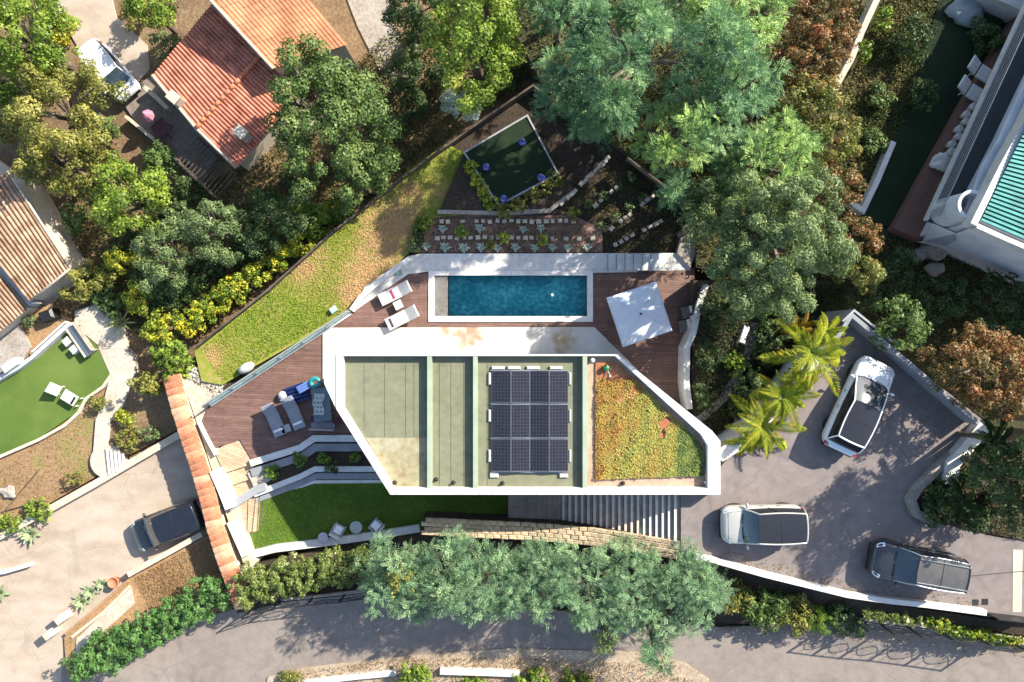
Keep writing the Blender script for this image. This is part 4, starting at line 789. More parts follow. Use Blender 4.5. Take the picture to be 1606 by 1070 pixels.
# ---------------------------------------------------------------- vehicles
Mtyre = flat('tyre_rubber', (.018, .018, .019), .85); Mrim = flat('alloy', (.45, .45, .46), .3, .8)
Mlamp = flat('lamp_glass', (.75, .78, .8), .1, coat=1); Mtail = flat('tail_glass', (.30, .012, .012), .15, coat=1)
Mws = flat('windscreen_glass', (.030, .046, .056), .05, spec=.8, coat=.5)
Mgw = flat('car_glass', (.010, .013, .017), .05, spec=.3)
def car(name, label, cat, px, py, zg, head, L, Wd, H, paint, roofm, hood=.27, wind=.16, tail=.12, boxy=0, group=None, rails=False, belt=None):
    """x forward. hood, windscreen and tail lengths as shares of L"""
    t = thing(name, label, cat, W(px, py, zg+.8)-Vector((0, 0, .8)), head, group)
    hw = Wd/2; zb = belt or H*.60; xf, xr = L/2, -L/2; xc = xf-hood*L; xt = xc-wind*L; xe = xr+tail*L*(.35 if boxy else .75); xq = xr+tail*L*.25
    # body shell
    st = []; n = 26
    for i in range(n+1):
        u = i/n; x = xr+L*(.5-.5*math.cos(math.pi*u)); e = abs(2*x/L); w = hw*(1-.30*max(0, (e-.74)/.26)**2.6-(.05*max(0, (e-.3))**2)); 
        zt = zb
        if x > xc-.1: k = (x-xc+.1)/(xf-xc+.1); zt = zb-.02-.20*k**2-.13*max(0, (k-.85)/.15)**2*1.5
        if x < xq: k = (xq-x)/(xq-xr+1e-6); zt = zb-.05*k
        zl = .24+.10*max(0, (e-.8)/.2)
        st.append((x, w, zt, zl))
    vs = []; fs = []
    for (x, w, zt, zl) in st:
        pr = [(w*.93, zl), (w*1.0, zl+.16), (w*1.0, zt*.70), (w*.965, zt-.10), (w*.90, zt-.03), (w*.80, zt), (w*.45, zt+.025), (0, zt+.035)]
        row = pr+[(-y, z) for y, z in pr[-2::-1]]; vs += [(x, y, z) for y, z in row]
    m = 15
    for i in range(n):
        for k in range(m-1): fs.append((i*m+k, (i+1)*m+k, (i+1)*m+k+1, i*m+k+1))
    fs += [tuple(range(m)), tuple(range(n*m+m-1, n*m-1, -1))]
    q = MB(); q.add(vs, fs); o = part('body', q, paint, t, True)
    bm = bmesh.new(); bm.from_mesh(o.data); bmesh.ops.recalc_face_normals(bm, faces=bm.faces); bm.to_mesh(o.data); bm.free()
    # greenhouse
    wb, wt = hw*.90, hw*(.74 if not boxy else .78); bow = .10*L/4.4
    z0, z1 = zb-.01, H-.03
    def bel(s_, front): return Vector(((xc+bow*(1-s_*s_)) if front else (xe-.02-.05*(1-s_*s_)), wb*s_*(.97 if front else .96), z0))
    xe2 = xe+(.10 if boxy else tail*L*.75)
    def roo(s_, front): return Vector(((xt+bow*.7*(1-s_*s_)) if front else (xe2-.04*(1-s_*s_)), wt*s_*(.97 if front else .95), z1+.015*(1-s_*s_)))
    def ws(front, s0, s1, v0, v1): return lambda u, v: bel(s0+(s1-s0)*u, front).lerp(roo(s0+(s1-s0)*u, front), v0+(v1-v0)*v)+Vector((0, 0, .03*math.sin(math.pi*(v0+(v1-v0)*v))))
    q = MB(); q.patch(ws(True, -1, 1, 0, 1), 10, 4, True); part('windscreen', q, Mws, t, True)
    q = MB(); q.patch(ws(False, -1, 1, 0, 1), 10, 4); part('rear_window', q, Mgw, t, True)
    for s_ in (-1, 1):
        f0, f1, r0, r1 = bel(s_, True), roo(s_, True), bel(s_, False), roo(s_, False)
        sf = lambda u, v: (f0.lerp(r0, u)).lerp(f1.lerp(r1, u), v)+Vector((0, s_*(.05*math.sin(math.pi*u)+.02*math.sin(math.pi*v)), 0))
        q = MB(); q.patch(sf, 8, 3, s_ > 0); part('side_window', q, Mgw, t, True)
        q = MB(); q.tube([sf(0, v/4)+Vector((0, 0, .006)) for v in range(5)]+[sf(u/8, 1)+Vector((0, 0, .012)) for u in range(9)]+[sf(1, 1-v/4)+Vector((0, 0, .006)) for v in range(5)], .038, 6); part('roof_pillar', q, paint if not rails else M['steel'], t, True)
        q = MB(); q.tube([sf(.42, v/3)+Vector((0, s_*.004, 0)) for v in range(4)], .03, 5); part('door_pillar', q, M['black'], t)
        mx = xc-.16; q = MB(); q.lathe((0, 0, 0), [(0, -.09), (.10, -.06), (.12, 0), (.09, .07), (0, .09)], 10); 
        q.v = [Vector((v.x*.6+mx, v.y*1.0+s_*(hw+.09), v.z+zb+.06)) for v in q.v]; q.box((mx, s_*(hw-.01), zb+.01), (.05, .14, .04)); part('mirror', q, paint, t, True)
        q = MB(); q.box((mx-.75, s_*(hw+.008), zb-.14), (.18, .03, .025)); q.box((mx-1.6, s_*(hw+.004), zb-.14), (.18, .03, .025)); part('door_handle', q, M['steel'], t)
        q = MB(); 
        def lampf(u, v): x = xf-.10-.32*u; e = abs(2*x/L); w = hw*(1-.30*max(0, (e-.74)/.26)**2.6-(.05*max(0, (e-.3))**2)); return Vector((x, s_*w*(.97-.20*v), zb-.17-.10*(1-u)+.07*v+.018))
        q.patch(lampf, 4, 3, s_ > 0); part('headlight', q, Mlamp, t, True)
        q = MB(); q.bevbox((xr+.10, s_*hw*.74, zb-.1), (.16, .26, .14), .03); part('tail_light', q, Mtail, t)
    def rf(u, v):
        s_ = 2*v-1; a = roo(s_, True); b_ = roo(s_, False); p = a.lerp(b_, u); p.z = z1+.045*(1-s_*s_)*(1-.3*(2*u-1)**2)+.015; return p
    q = MB(); q.patch(rf, 10, 8, False); o = part('roof', q, roofm, t, True)
    bm = bmesh.new(); bm.from_mesh(o.data); bmesh.ops.recalc_face_normals(bm, faces=bm.faces); bm.normal_update()
    if sum(f.normal.z for f in bm.faces) < 0: bmesh.ops.reverse_faces(bm, faces=bm.faces)
    bm.to_mesh(o.data); bm.free()
    q = MB(); q.tube([rf(1.0, v/8)+Vector((-.01, 0, .0)) for v in range(9)], .045, 6); part('roof_spoiler', q, paint, t, True)
    q = MB(); q.tube([rf(.48, v/6)+Vector((0, 0, .004)) for v in range(7)], .014, 5); part('roof_seam', q, M['black'], t)
    if rails:
        for s_ in (-1, 1):
            q = MB(); q.tube([rf(u/8, .5+s_*.40)+Vector((0, 0, .05)) for u in range(9)], .025, 6); part('roof_rail', q, M['steel'], t)
    q = MB(); hz = lambda x, y: zb-.02-.20*((x-xc+.1)/(xf-xc+.1))**2+.033
    for s_ in (-1, 1): q.tube([(xc+.12, s_*wb*.86, hz(xc+.12, 0)-.02), (xf-.3, s_*wb*.74, hz(xf-.3, 0)-.02)], .009, 4)
    q.tube([(xf-.3, wb*.74*k/4, hz(xf-.3, 0)-.004*abs(k)) for k in range(-4, 5)], .009, 4); part('bonnet_seam', q, M['black'], t)
    q = MB(); q.tube([(xc+.06, -wb*.7, zb+.035), (xc+.12, -.1, zb+.045)], .014, 4); q.tube([(xc+.08, 0, zb+.045), (xc+.06, wb*.75, zb+.035)], .014, 4); part('wiper', q, M['black'], t)
    q = MB(); q.bevbox((xf-.035, 0, .42), (.12, Wd*.72, .2), .03); part('front_bumper', q, M['black'], t)
    q = MB(); q.bevbox((xr+.02, 0, .42), (.12, Wd*.78, .2), .03); part('rear_bumper', q, M['black'], t)
    for sx in (-1, 1):
        for s_ in (-1, 1):
            c = (L*.30*sx if sx > 0 else -L*.29, s_*(hw-.11), .33); q = MB(); mm = Matrix.Rotation(R(90), 3, 'X')
            q.lathe((0, 0, 0), [(.22, -.1), (.31, -.1), (.335, -.06), (.335, .06), (.31, .1), (.22, .1)], 20); q.v = [mm @ v+Vector(c) for v in q.v]; w_ = part('wheel', q, Mtyre, t, True)
            q = MB(); q.lathe((0, 0, 0), [(0, -.08), (.22, -.095), (.22, .095), (0, .08)], 14); q.v = [mm @ v+Vector(c) for v in q.v]; part('rim', q, Mrim, w_)
    return t
pw = flat('white_paint', (.72, .73, .74), .25, coat=.8, var=.02); pb = flat('beige_paint', (.50, .48, .43), .28, .2, coat=.8, var=.03); pg_ = flat('grey_paint', (.042, .046, .054), .3, .5, coat=.8, var=.04); pk = flat('black_paint', (.010, .011, .012), .2, coat=1, var=.05)
Mgr_ = flat('black_glass_roof', (.022, .022, .025), .08, coat=.3, var=.05)
car('parked_car', 'white car with a long black glass roof parked across the top of the car park', 'car', 1350, 637, 0, ang(265, -560), 4.85, 1.95, 1.47, pw, Mgr_, .235, .25, .085, group='cars on the car park')
car('parked_car', 'small beige car with a dark roof parked at the head of the steps', 'car', 1198, 824, 0, R(181), 4.05, 1.86, 1.5, pb, Mgr_, .25, .14, .10, boxy=1, group='cars on the car park')
car('parked_car', 'dark grey off-road car with a bronze roof and roof rails near the gate', 'car', 1437, 888, 0, ang(-135, -24), 4.3, 1.85, 1.68, pg_, flat('bronze_roof', (.12, .11, .10), .4, .4, coat=.4), .24, .17, .06, boxy=1, rails=True, group='cars on the car park')
car('parked_car', 'black hatchback parked against the tile topped wall on the western drive', 'car', 264, 824, -4.69, ang(-112, 43), 4.3, 1.86, 1.5, pk, flat('black_roof', (.012, .014, .02), .08, coat=1), .24, .17, .12, boxy=1)
car('parked_car', 'small white car half under the trees in the north western yard', 'car', 172, 112, -4.86, ang(50, 60), 3.3, 1.58, 1.5, pw, pw, .18, .17, .08, boxy=1)
# ---------------------------------------------------------------- garden furniture
zt_ = DZ+.0
lounger('sun lounger with pale cushion and dark red towel on the deck west of the pool', 621, 461, zt_, ang(1, -.48), Mfab, flat('red_towel', (.30, .03, .08), .9), group='loungers west of the pool', towat=.15)
lounger('sun lounger with grey cushion and dark towel partly beside the white stone ledge', 632, 499, zt_, ang(1, -.48), Mfab, flat('navy_towel', (.06, .03, .06), .9), group='loungers west of the pool', towat=-.35)
sidet = thing('side_table', 'low white side table between the two pale loungers west of the pool', 'table', W(626, 479, zt_), ang(1, -.48))
q = MB(); q.bevbox((0, 0, .34), (.46, .46, .04), .01); part('tabletop', q, Mfab, sidet)
for sx in (-1, 1):
    for s_ in (-1, 1): q = MB(); q.box((sx*.18, s_*.18, .16), (.04, .04, .32)); part('leg', q, Mfr, sidet)
lounger('grey sun lounger with white towel, outer one on the shaded deck', 434, 658, zt_, ang(-.42, -1), Mcush, Mtowel, group='grey loungers on the shaded deck', towat=-.30)
lounger('grey sun lounger with white towel, the one beside the glass dining table', 464, 647, zt_, ang(-.42, -1), Mcush, Mtowel, group='grey loungers on the shaded deck', towat=-.30)
sidet = thing('side_table', 'small grey side table at the foot of the two grey loungers', 'table', W(452, 671, zt_), R(20))
q = MB(); q.bevbox((0, 0, .38), (.5, .42, .04), .01); part('tabletop', q, M['grey_wall'], sidet)
for sx in (-1, 1):
    for s_ in (-1, 1): q = MB(); q.box((sx*.2, s_*.16, .18), (.04, .04, .36)); part('leg', q, Mfr, sidet)
dt = thing('dining_table', 'glass topped dining table under the western edge of the villa roof', 'table', W(510, 633, zt_), R(95))
q = MB(); q.bevbox((0, 0, .73), (1.8, .95, .03), .01); part('tabletop', q, flat('smoked_glass', (.09, .12, .14), .12, coat=1), dt)
for sx in (-1, 1):
    q = MB(); q.tube([(sx*.6, -.35, 0), (sx*.6, -.3, .7), (sx*.6, .3, .7), (sx*.6, .35, 0)], .03, 6); part('leg', q, M['steel'], dt)
cf = thing('cafe_set', 'crumpled pale throw lying on the dining table edge', 'throw', W(500, 634, zt_+.76))
rng = random.Random(3); q = MB()
def tf(u, v): return Vector(((u-.5)*.55+.05*math.sin(9*v), (v-.5)*1.15, .04+.05*math.sin(17*u+3*v)*math.sin(13*v)+.05*math.sin(31*v)))
q.patch(tf, 12, 22); part('cloth', q, flat('throw', (.42, .45, .42), .9), cf, True); cf.name = 'throw'
be = thing('bench', 'grey backed bench at the southern end of the glass dining table', 'bench', W(510, 668, zt_), R(-2))
q = MB(); q.bevbox((0, .1, .44), (1.25, .36, .05), .01); part('seat', q, Mcush, be)
q = MB(); q.bevbox((0, -.12, .66), (1.3, .06, .4), .02); part('backrest', q, M['grey_wall'], be)
for sx in (-1, 1): q = MB(); q.box((sx*.55, .05, .21), (.06, .36, .42)); part('leg', q, M['steel'], be)
for i, (x, y, c_, lb) in enumerate(((493, 652, (.10, .01, .03), 'dark red seat cushion on the western side of the bench'), (528, 654, (.10, .012, .035), 'dark red seat cushion on the eastern side of the bench'))):
    solid('seat_cushion', lb, 'cushion', MB().bevbox(W(x, y+6, zt_+.5), (.42, .3, .08), .03), flat('cushion_red', c_, .9))
# inflatable toys and bedding by the loungers
bl = thing('air_mattress', 'dark blue air mattress lying beside the grey loungers', 'air mattress', W(466, 618, zt_+.05), R(20))
q = MB(); 
for k in range(5): q.bevbox((0, -.4+k*.2, .12), (1.25, .19, .2), .06)
part('tubes', q, flat('navy_vinyl', (.008, .018, .085), .35, coat=.5), bl)
bl = thing('air_mattress', 'pale blue air mattress leaning by the teal swim ring', 'air mattress', W(480, 606, zt_+.3), R(28))
q = MB()
for k in range(3): q.bevbox((0, -.14+k*.14, .1), (.95, .13, .14), .04)
part('tubes', q, flat('sky_vinyl', (.12, .20, .46), .4, coat=.4), bl)
q = MB(); nn_ = 20
q.patch(lambda u, v: Vector(((.22+.11*math.cos(v*2*math.pi))*math.cos(u*2*math.pi), (.22+.11*math.cos(v*2*math.pi))*math.sin(u*2*math.pi), .11*math.sin(v*2*math.pi))), 24, 10)
o = solid('swim_ring', 'teal swim ring lying under the corner of the villa roof', 'swim ring', q, flat('teal_vinyl', (.01, .22, .22), .4, coat=.5), None, True); o.location = W(494, 600, zt_+.5)
q = MB(); q.lathe((0, 0, 0), [(.12, 0), (.22, .06), (.24, .24), (.18, .34), (0, .38)], 18)
o = solid('white_pouf', 'small round white pouf at the sunny edge of the shaded deck', 'pouf', q, M['render_white'], None, True); o.location = W(445, 620, zt_)
# parasol by the pool
pz_ = -1.9
um = thing('parasol', 'big square white parasol over the eastern end of the pool deck', 'parasol', W(1003, 493, DZ), ang(78, -26))
base = W(1003, 493, pz_); off = Vector((base.x, base.y, 0))-Vector((um.location.x, um.location.y, 0)); um.location = (base.x, base.y, DZ)
hs = 1.37
q = MB(); cs = [(-hs, -hs), (hs, -hs), (hs, hs), (-hs, hs)]
def facet(i):
    a, b_ = Vector((*cs[i], pz_-DZ)), Vector((*cs[(i+1) % 4], pz_-DZ)); ap = Vector((0, 0, pz_-DZ+.36)); 
    return a, b_, ap
for i in range(4):
    a, b_, ap = facet(i); q.patch(lambda u, v: a.lerp(b_, u).lerp(ap, v)-Vector((0, 0, .05*math.sin(math.pi*u)*(1-v))), 6, 5)
    q.add([a, b_, b_-Vector((0, 0, .12)), a-Vector((0, 0, .12))], [(0, 1, 2, 3)])
M['cloth'] = mat('parasol_cloth', [(.56, .60, .66), (.66, .70, .76)], 1.6, .95, .25, 5)
part('canopy', q, M['cloth'], um)
q = MB(); q.tube([(0, 0, 0), (0, 0, pz_-DZ+.33)], .035, 8); part('pole', q, M['steel'], um)
for i in range(4):
    q = MB(); q.tube([(0, 0, pz_-DZ+.32), (cs[i][0]*.98, cs[i][1]*.98, pz_-DZ-.03)], .014, 5); part('rib', q, M['steel'], um)
    q = MB(); q.tube([(0, 0, pz_-DZ+.375), (cs[i][0], cs[i][1], pz_-DZ+.012)], .012, 5); part('hem_seam', q, M['cloth'], um)
q = MB(); q.lathe((0, 0, pz_-DZ+.34), [(.06, 0), (.06, .08), (0, .12)], 8); part('finial', q, M['black'], um)
q = MB(); q.lathe((0, 0, .0), [(.38, 0), (.38, .1), (.05, .12)], 16); part('foot', q, M['dark_metal'], um)
for i, (x, y, lb) in enumerate(((1072, 491, 'white backed bench seat at the eastern deck edge, the one nearer the garden'), (1068, 512, 'white backed bench seat at the eastern deck edge, the one nearer the villa'))):
    b2 = thing('deck_chair', lb, 'chair', W(x, y, DZ), R(-78), 'seats on the eastern deck')
    q = MB(); q.bevbox((0, .05, .42), (.62, .5, .08), .02); part('seat', q, Mfr, b2); q = MB(); q.bevbox((0, .28, .66), (.62, .1, .42), .03); part('backrest', q, M['white_wall'], b2)
    for sx in (-1, 1): q = MB(); q.box((sx*.27, .05, .2), (.05, .48, .38)); part('leg', q, Mfr, b2)
solid('garden_bench', 'pale stone bench in the dark bed east of the deck', 'bench', MB().bevbox(W(1166, 525, -2.0), (.34, .95, .35), .04, R(-18)), M['white_wall'])
# chairs and stools on the lower lawn
def wchair(label, px, py, rz, z=-3.72):
    t = thing('garden_chair', label, 'chair', W(px, py, z), rz, 'chairs on the lower lawn')
    q = MB(); q.bevbox((0, 0, .36), (.66, .62, .05), .02); part('seat', q, M['grey_wall'], t)
    q = MB(); q.bevbox((.03, 0, .42), (.44, .46, .09), .03); part('cushion', q, Mtowel, t)
    q = MB(); q.bevbox((-.30, 0, .58), (.07, .62, .42), .03); part('backrest', q, M['white_wall'], t)
    for s_ in (-1, 1):
        q = MB(); q.bevbox((0, s_*.31, .54), (.62, .06, .05), .015); part('armrest', q, M['grey_wall'], t)
        for sx in (-1, 1): q = MB(); q.box((sx*.28, s_*.29, .25), (.05, .05, .5)); part('leg', q, M['grey_wall'], t)
    return t
wchair('white garden chair between the two round tables on the lower lawn', 533, 829, R(62)); wchair('white garden chair furthest along the lower lawn wall', 593, 822, R(140))
for (x, y, r_, lb, c_) in ((510, 840, .28, 'small lilac round side table nearest the sunny lawn', (.42, .38, .44)), (561, 824, .34, 'grey green round side table between the two garden chairs', (.34, .37, .34))):
    t = thing('round_table', lb, 'table', W(x, y, -3.72), 0, 'round tables on the lower lawn')
    q = MB(); q.lathe((0, 0, .40), [(0, 0), (r_, 0), (r_, .035), (r_-.02, .045), (0, .045)], 24); part('tabletop', q, flat('table_paint', c_, .6), t)
    for k in range(3): a_ = k*2.094; q = MB(); q.tube([(math.cos(a_)*r_*.8, math.sin(a_)*r_*.8, 0), (math.cos(a_)*r_*.4, math.sin(a_)*r_*.4, .4)], .018, 5); part('leg', q, M['steel'], t)
# western neighbour: bench set on the turf
bs = thing('lounge_bench', 'long white slatted lounge bench at the corner of the turf garden', 'bench', W(133, 534, -4.43), ang(30, 44))
for k in range(4): q = MB(); q.bevbox((0, -.27+k*.18, .42), (1.9, .16, .05), .015); part('slat', q, M['white_wall'] if k % 2 else M['pale_concrete'], bs)
q = MB(); q.bevbox((0, .38, .62), (1.9, .06, .42), .02); part('backrest', q, M['grey_stone'], bs)
for sx in (-.85, .85): q = MB(); q.box((sx, 0, .2), (.07, .7, .38)); part('leg', q, M['grey_stone'], bs)
for (x, y, lb) in ((110, 536, 'white pouf at the edge of the turf, the one nearer the kerb'), (121, 548, 'white pouf beside the middle of the slatted lounge bench')):
    o = solid('pouf', lb, 'pouf', MB().bevbox((0, 0, .2), (.42, .42, .4), .06, R(40)), M['render_white'], 'poufs on the turf'); o.location = W(x, y, -4.43)
t = lounger('single white reclining chair standing alone on the turf garden', 108, 619, -4.43, ang(-26, -16), M['white_wall'], M['black'], 1.25, .6, None, M['white_wall'], -.3)
solid('grill', 'dark covered barbecue beside the beige house', 'barbecue', MB().bevbox(W(78, 495, -4.17), (.8, .55, .8), .12, R(20)), M['black'])
for (x0, y0, x1, y1, lb) in ((4, 805, 60, 738, 'long thin tool pole lying across the dry bed'), (2, 803, 62, 786, 'short thin pole lying low in the dry bed')):
    solid('pole', lb, 'pole', MB().tube([W(x0, y0, -4.52), W(x1, y1, -4.43)], .03, 5), M['wood_fence'])
solid('rubble_pile', 'small heap of pale rubble at the western edge of the dry bed', 'rubble', rock(W(14, 772, -4.6), .42, .35, 6, .5), M['grey_stone'], None, True)
# pots, lamps, bins
q = MB(); q.lathe((0, 0, 0), [(.20, 0), (.27, .35), (.32, .38), (.32, .45), (.27, .45), (.25, .38), (0, .36)], 18); o = solid('terracotta_pot', 'orange terracotta pot at the end of the agave bed by the drive', 'pot', q, M['terra_ridge'], None, True); o.location = W(184, 910, -4.60)
for (x, y, lb) in ((82, 992, 'square grey gate pillar at the mouth of the western drive'), (100, 968, 'square cream gate pillar standing nearer the agave bed')):
    solid('gate_pillar', lb, 'pillar', MB().bevbox(W(x, y, -4.26), (.42, .42, 1.0), .04, R(40)), M['pale_concrete'] if y > 980 else M['cream'])
for (x, y, lb) in ((388, 577, 'white rounded garden lamp by the balustrade at the lower end of the lawn'), ):
    q = MB(); q.lathe((0, 0, 0), [(.42, 0), (.5, .15), (.42, .42), (.2, .55), (0, .58)], 20); o = solid('garden_lamp', lb, 'lamp', q, M['render_white'], None, True); o.location = W(x, y, -3.30); o.scale = (.95, .55, .8)
    o.rotation_euler = (0, 0, ang(1, -.6))
solid('glass_box', 'pale green glass box standing on the lawn beside the balustrade end', 'box', MB().bevbox(W(523, 486, -3.25), (.4, .32, .3), .05, R(35)), flat('pale_glass', (.40, .58, .52), .15, coat=1))
solid('pool_box', 'grey green square hatch on the white walk near the pool corner', 'hatch', MB().bevbox(W(625, 426, DZ+.1), (.34, .34, .16), .03, R(5)), flat('hatch', (.22, .32, .28), .5))
wallthing('walk_upstand', 'curved white wall along the outer side of the pool walk', [(551, 487, DZ+.35), (566, 466, DZ+.35), (585, 449, DZ+.35), (620, 422, DZ+.35), (641, 407, DZ+.35)], .28, -4.43, M['render_white'])
# kerbed dark play square with blue globes
sq = [(728, 239), (827, 181), (875, 272), (782, 322)]
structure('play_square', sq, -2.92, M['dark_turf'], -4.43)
solid('square_kerb', 'thin grey steel kerb round the dark square lawn', 'kerb', MB().wall([W(x, y, -2.86) for x, y in sq], .09, -3.30, True), M['grey_wall'])
for (x, y, lb) in ((819, 225, 'blue glass globe lying nearest the top corner of the dark square lawn'), (763, 264, 'blue glass globe by the western kerb of the dark square lawn'), (848, 280, 'blue glass globe by the eastern corner of the dark square lawn'), (790, 313, 'blue glass globe at the lowest corner of the dark square lawn')):
    q = MB(); q.lathe((0, 0, 0), [(0, 0)]+[(.23*math.sin(math.pi*k/10), .23-.23*math.cos(math.pi*k/10)) for k in range(1, 10)]+[(0, .46)], 20)
    o = solid('garden_globe', lb, 'globe', q, flat('blue_glass', (.03, .04, .22), .05, coat=1), 'blue globes on the dark lawn', True); o.location = W(x, y, -2.92)
# ---------------------------------------------------------------- trees and plants
SP = {}
def species(n, cols, ln, wd, style='leaf', tr=.28, rough=.5, k=1.7): SP[n] = dict(m=tinted('leaf_'+n, [tuple(c*k for c in q) for q in cols], rough, tr), ln=ln*(.62 if style == 'spray' else .76), wd=wd*(.56 if style == 'spray' else .76), style=style)
species('oak', [(.022, .04, .010), (.05, .085, .02), (.085, .125, .034), (.15, .18, .06)], .20, .12)
species('lime', [(.03, .055, .007), (.075, .12, .014), (.13, .18, .022), (.23, .26, .045)], .21, .13)
species('olive', [(.045, .05, .012), (.10, .105, .022), (.16, .155, .034), (.26, .23, .06)], .19, .11)
species('redbush', [(.04, .045, .012), (.085, .07, .022), (.16, .09, .034), (.28, .085, .04)], .17, .10)
species('grey', [(.028, .042, .016), (.07, .10, .036), (.11, .15, .056), (.175, .215, .09)], .19, .085)
species('acacia', [(.016, .042, .022), (.042, .088, .040), (.080, .145, .062), (.145, .215, .09)], .22, .085, 'spray', k=2.3)
species('silver', [(.028, .055, .030), (.066, .115, .058), (.105, .165, .082), (.165, .225, .11)], .20, .075, 'spray', k=2.2)
species('mimosa', [(.03, .06, .02), (.08, .14, .045), (.14, .21, .06), (.23, .30, .085)], .22, .09, 'spray', k=2.3)
species('photinia', [(.04, .05, .012), (.09, .11, .024), (.15, .15, .036), (.24, .10, .045)], .17, .10)
species('yellow', [(.04, .07, .012), (.10, .15, .018), (.17, .21, .022), (.33, .28, .02), (.46, .35, .02)], .17, .11)
species('hedge', [(.02, .045, .012), (.045, .10, .025), (.075, .15, .04), (.12, .20, .07)], .16, .085)
species('oleander', [(.025, .045, .01), (.07, .10, .02), (.11, .14, .035), (.15, .17, .05), (.42, .40, .27)], .16, .09)
species('dark', [(.012, .025, .008), (.028, .05, .015), (.05, .075, .024), (.085, .11, .04)], .18, .10)
species('box', [(.03, .06, .008), (.06, .11, .012), (.10, .16, .02), (.16, .21, .03)], .08, .05)
species('glaucous', [(.10, .14, .10), (.18, .23, .17), (.27, .32, .25), (.36, .40, .33)], .26, .06, 'rosette')
NT = [0]
Mwd_ = tinted('bed_weeds', [(.02, .03, .010), (.05, .06, .018), (.09, .085, .03), (.15, .11, .06)], .8, .2)
def crown(name, rng, rx, ry, rz, sp, rl, dens, gap=.0, droop=0.):
    S0 = SP[sp]; area = math.pi*rx*ry
    nl = max(7, int((2.9 if S0['style'] == 'leaf' else 2.0)*area/(math.pi*rl*rl))); d = rng.normal(size=(nl, 3)); d[:, 2] = np.abs(d[:, 2])*.95-.22; d = nrmz(d)
    th = np.arctan2(d[:, 1], d[:, 0]); ph = rng.random(4)*6.28
    irr = 1+.13*np.sin(2*th+ph[0])+.10*np.sin(3*th+ph[1])+.09*np.sin(5*th+ph[2])+.06*np.sin(8*th+ph[3])
    rad = (.42+.58*rng.random(nl)**.6)*irr
    Cc = d*rad[:, None]*np.array([max(.1, rx-rl*.45), max(.1, ry-rl*.45), max(.05, rz-rl*.3)])
    lr = rl*(.5+.75*rng.random(nl)); lt = rng.normal(size=nl)
    leaf = S0['ln']*S0['wd']*.55; k = 1 if S0['style'] != 'spray' else 13
    N = int(dens*area/leaf/k); w = lr**2/np.sum(lr**2); i = rng.choice(nl, N, p=w)
    e = rng.normal(size=(N, 3)); e[:, 2] += .45; e = nrmz(e); r = lr[i]*(.66+.38*rng.random(N)) if S0['style'] != 'spray' else lr[i]*(.45+.40*rng.random(N))
    P = Cc[i]+e*r[:, None]*np.array([1, 1, .72])
    out = nrmz(P/np.array([rx, ry, rz])+np.array([0, 0, .25]))
    tint = .50+(.15 if S0['style'] == 'leaf' else .26)*lt[i]+.14*rng.normal(size=N)+.05*vnoise(P[:, :2], 1.1, 7)
    if S0['style'] == 'spray':
        a = nrmz(e*np.array([1, 1, .7])+out*.35+rng.normal(size=(N, 3))*.35+np.array([0, 0, -droop])); Ls = .44*(.6+.8*rng.random(N))
        side = nrmz(np.cross(a, np.array([0, 0, 1.])+rng.normal(size=(N, 3))*.35)); upv = np.cross(side, a); PP = []; NN = []; AA = []; TT = []; LL = []
        for q in range(k):
            s_ = (q//2+.5)/((k+1)/2); sg = 1 if q % 2 else -1
            if q == k-1: sg = 0
            c = P+a*(s_*Ls)[:, None]-np.array([0, 0, 1.])*(s_*s_*Ls*(.22+droop*.25))[:, None]+side*(sg*.05*(1.15-s_*.6))
            ax = side*(sg*.8)+a*(.75 if sg else 1.); PP.append(c); NN.append(nrmz(upv+rng.normal(size=(N, 3))*.3)); AA.append(ax); TT.append(tint+.06*(s_-.5)+.05*rng.normal(size=N)); LL.append(np.full(N, S0['ln'])*(1.1-.5*s_))
        P, Nn, A, T, Ln = np.vstack(PP), np.vstack(NN), np.vstack(AA), np.concatenate(TT), np.concatenate(LL); Wd = Ln*S0['wd']/S0['ln']
    else:
        Nn = nrmz(e*.95+rng.normal(size=(N, 3))*.36+np.array([0, 0, .15])); A = rng.normal(size=(N, 3))+e*.4; T = tint; sz = .6+.8*rng.random(N); Ln = S0['ln']*sz; Wd = S0['wd']*sz
        if sp == 'photinia': T = T+.10*(r/lr[i]-.8)
    NT[0] += len(P)
    return leafmesh(name, P, Nn, A, Ln, Wd, T), Cc, lr
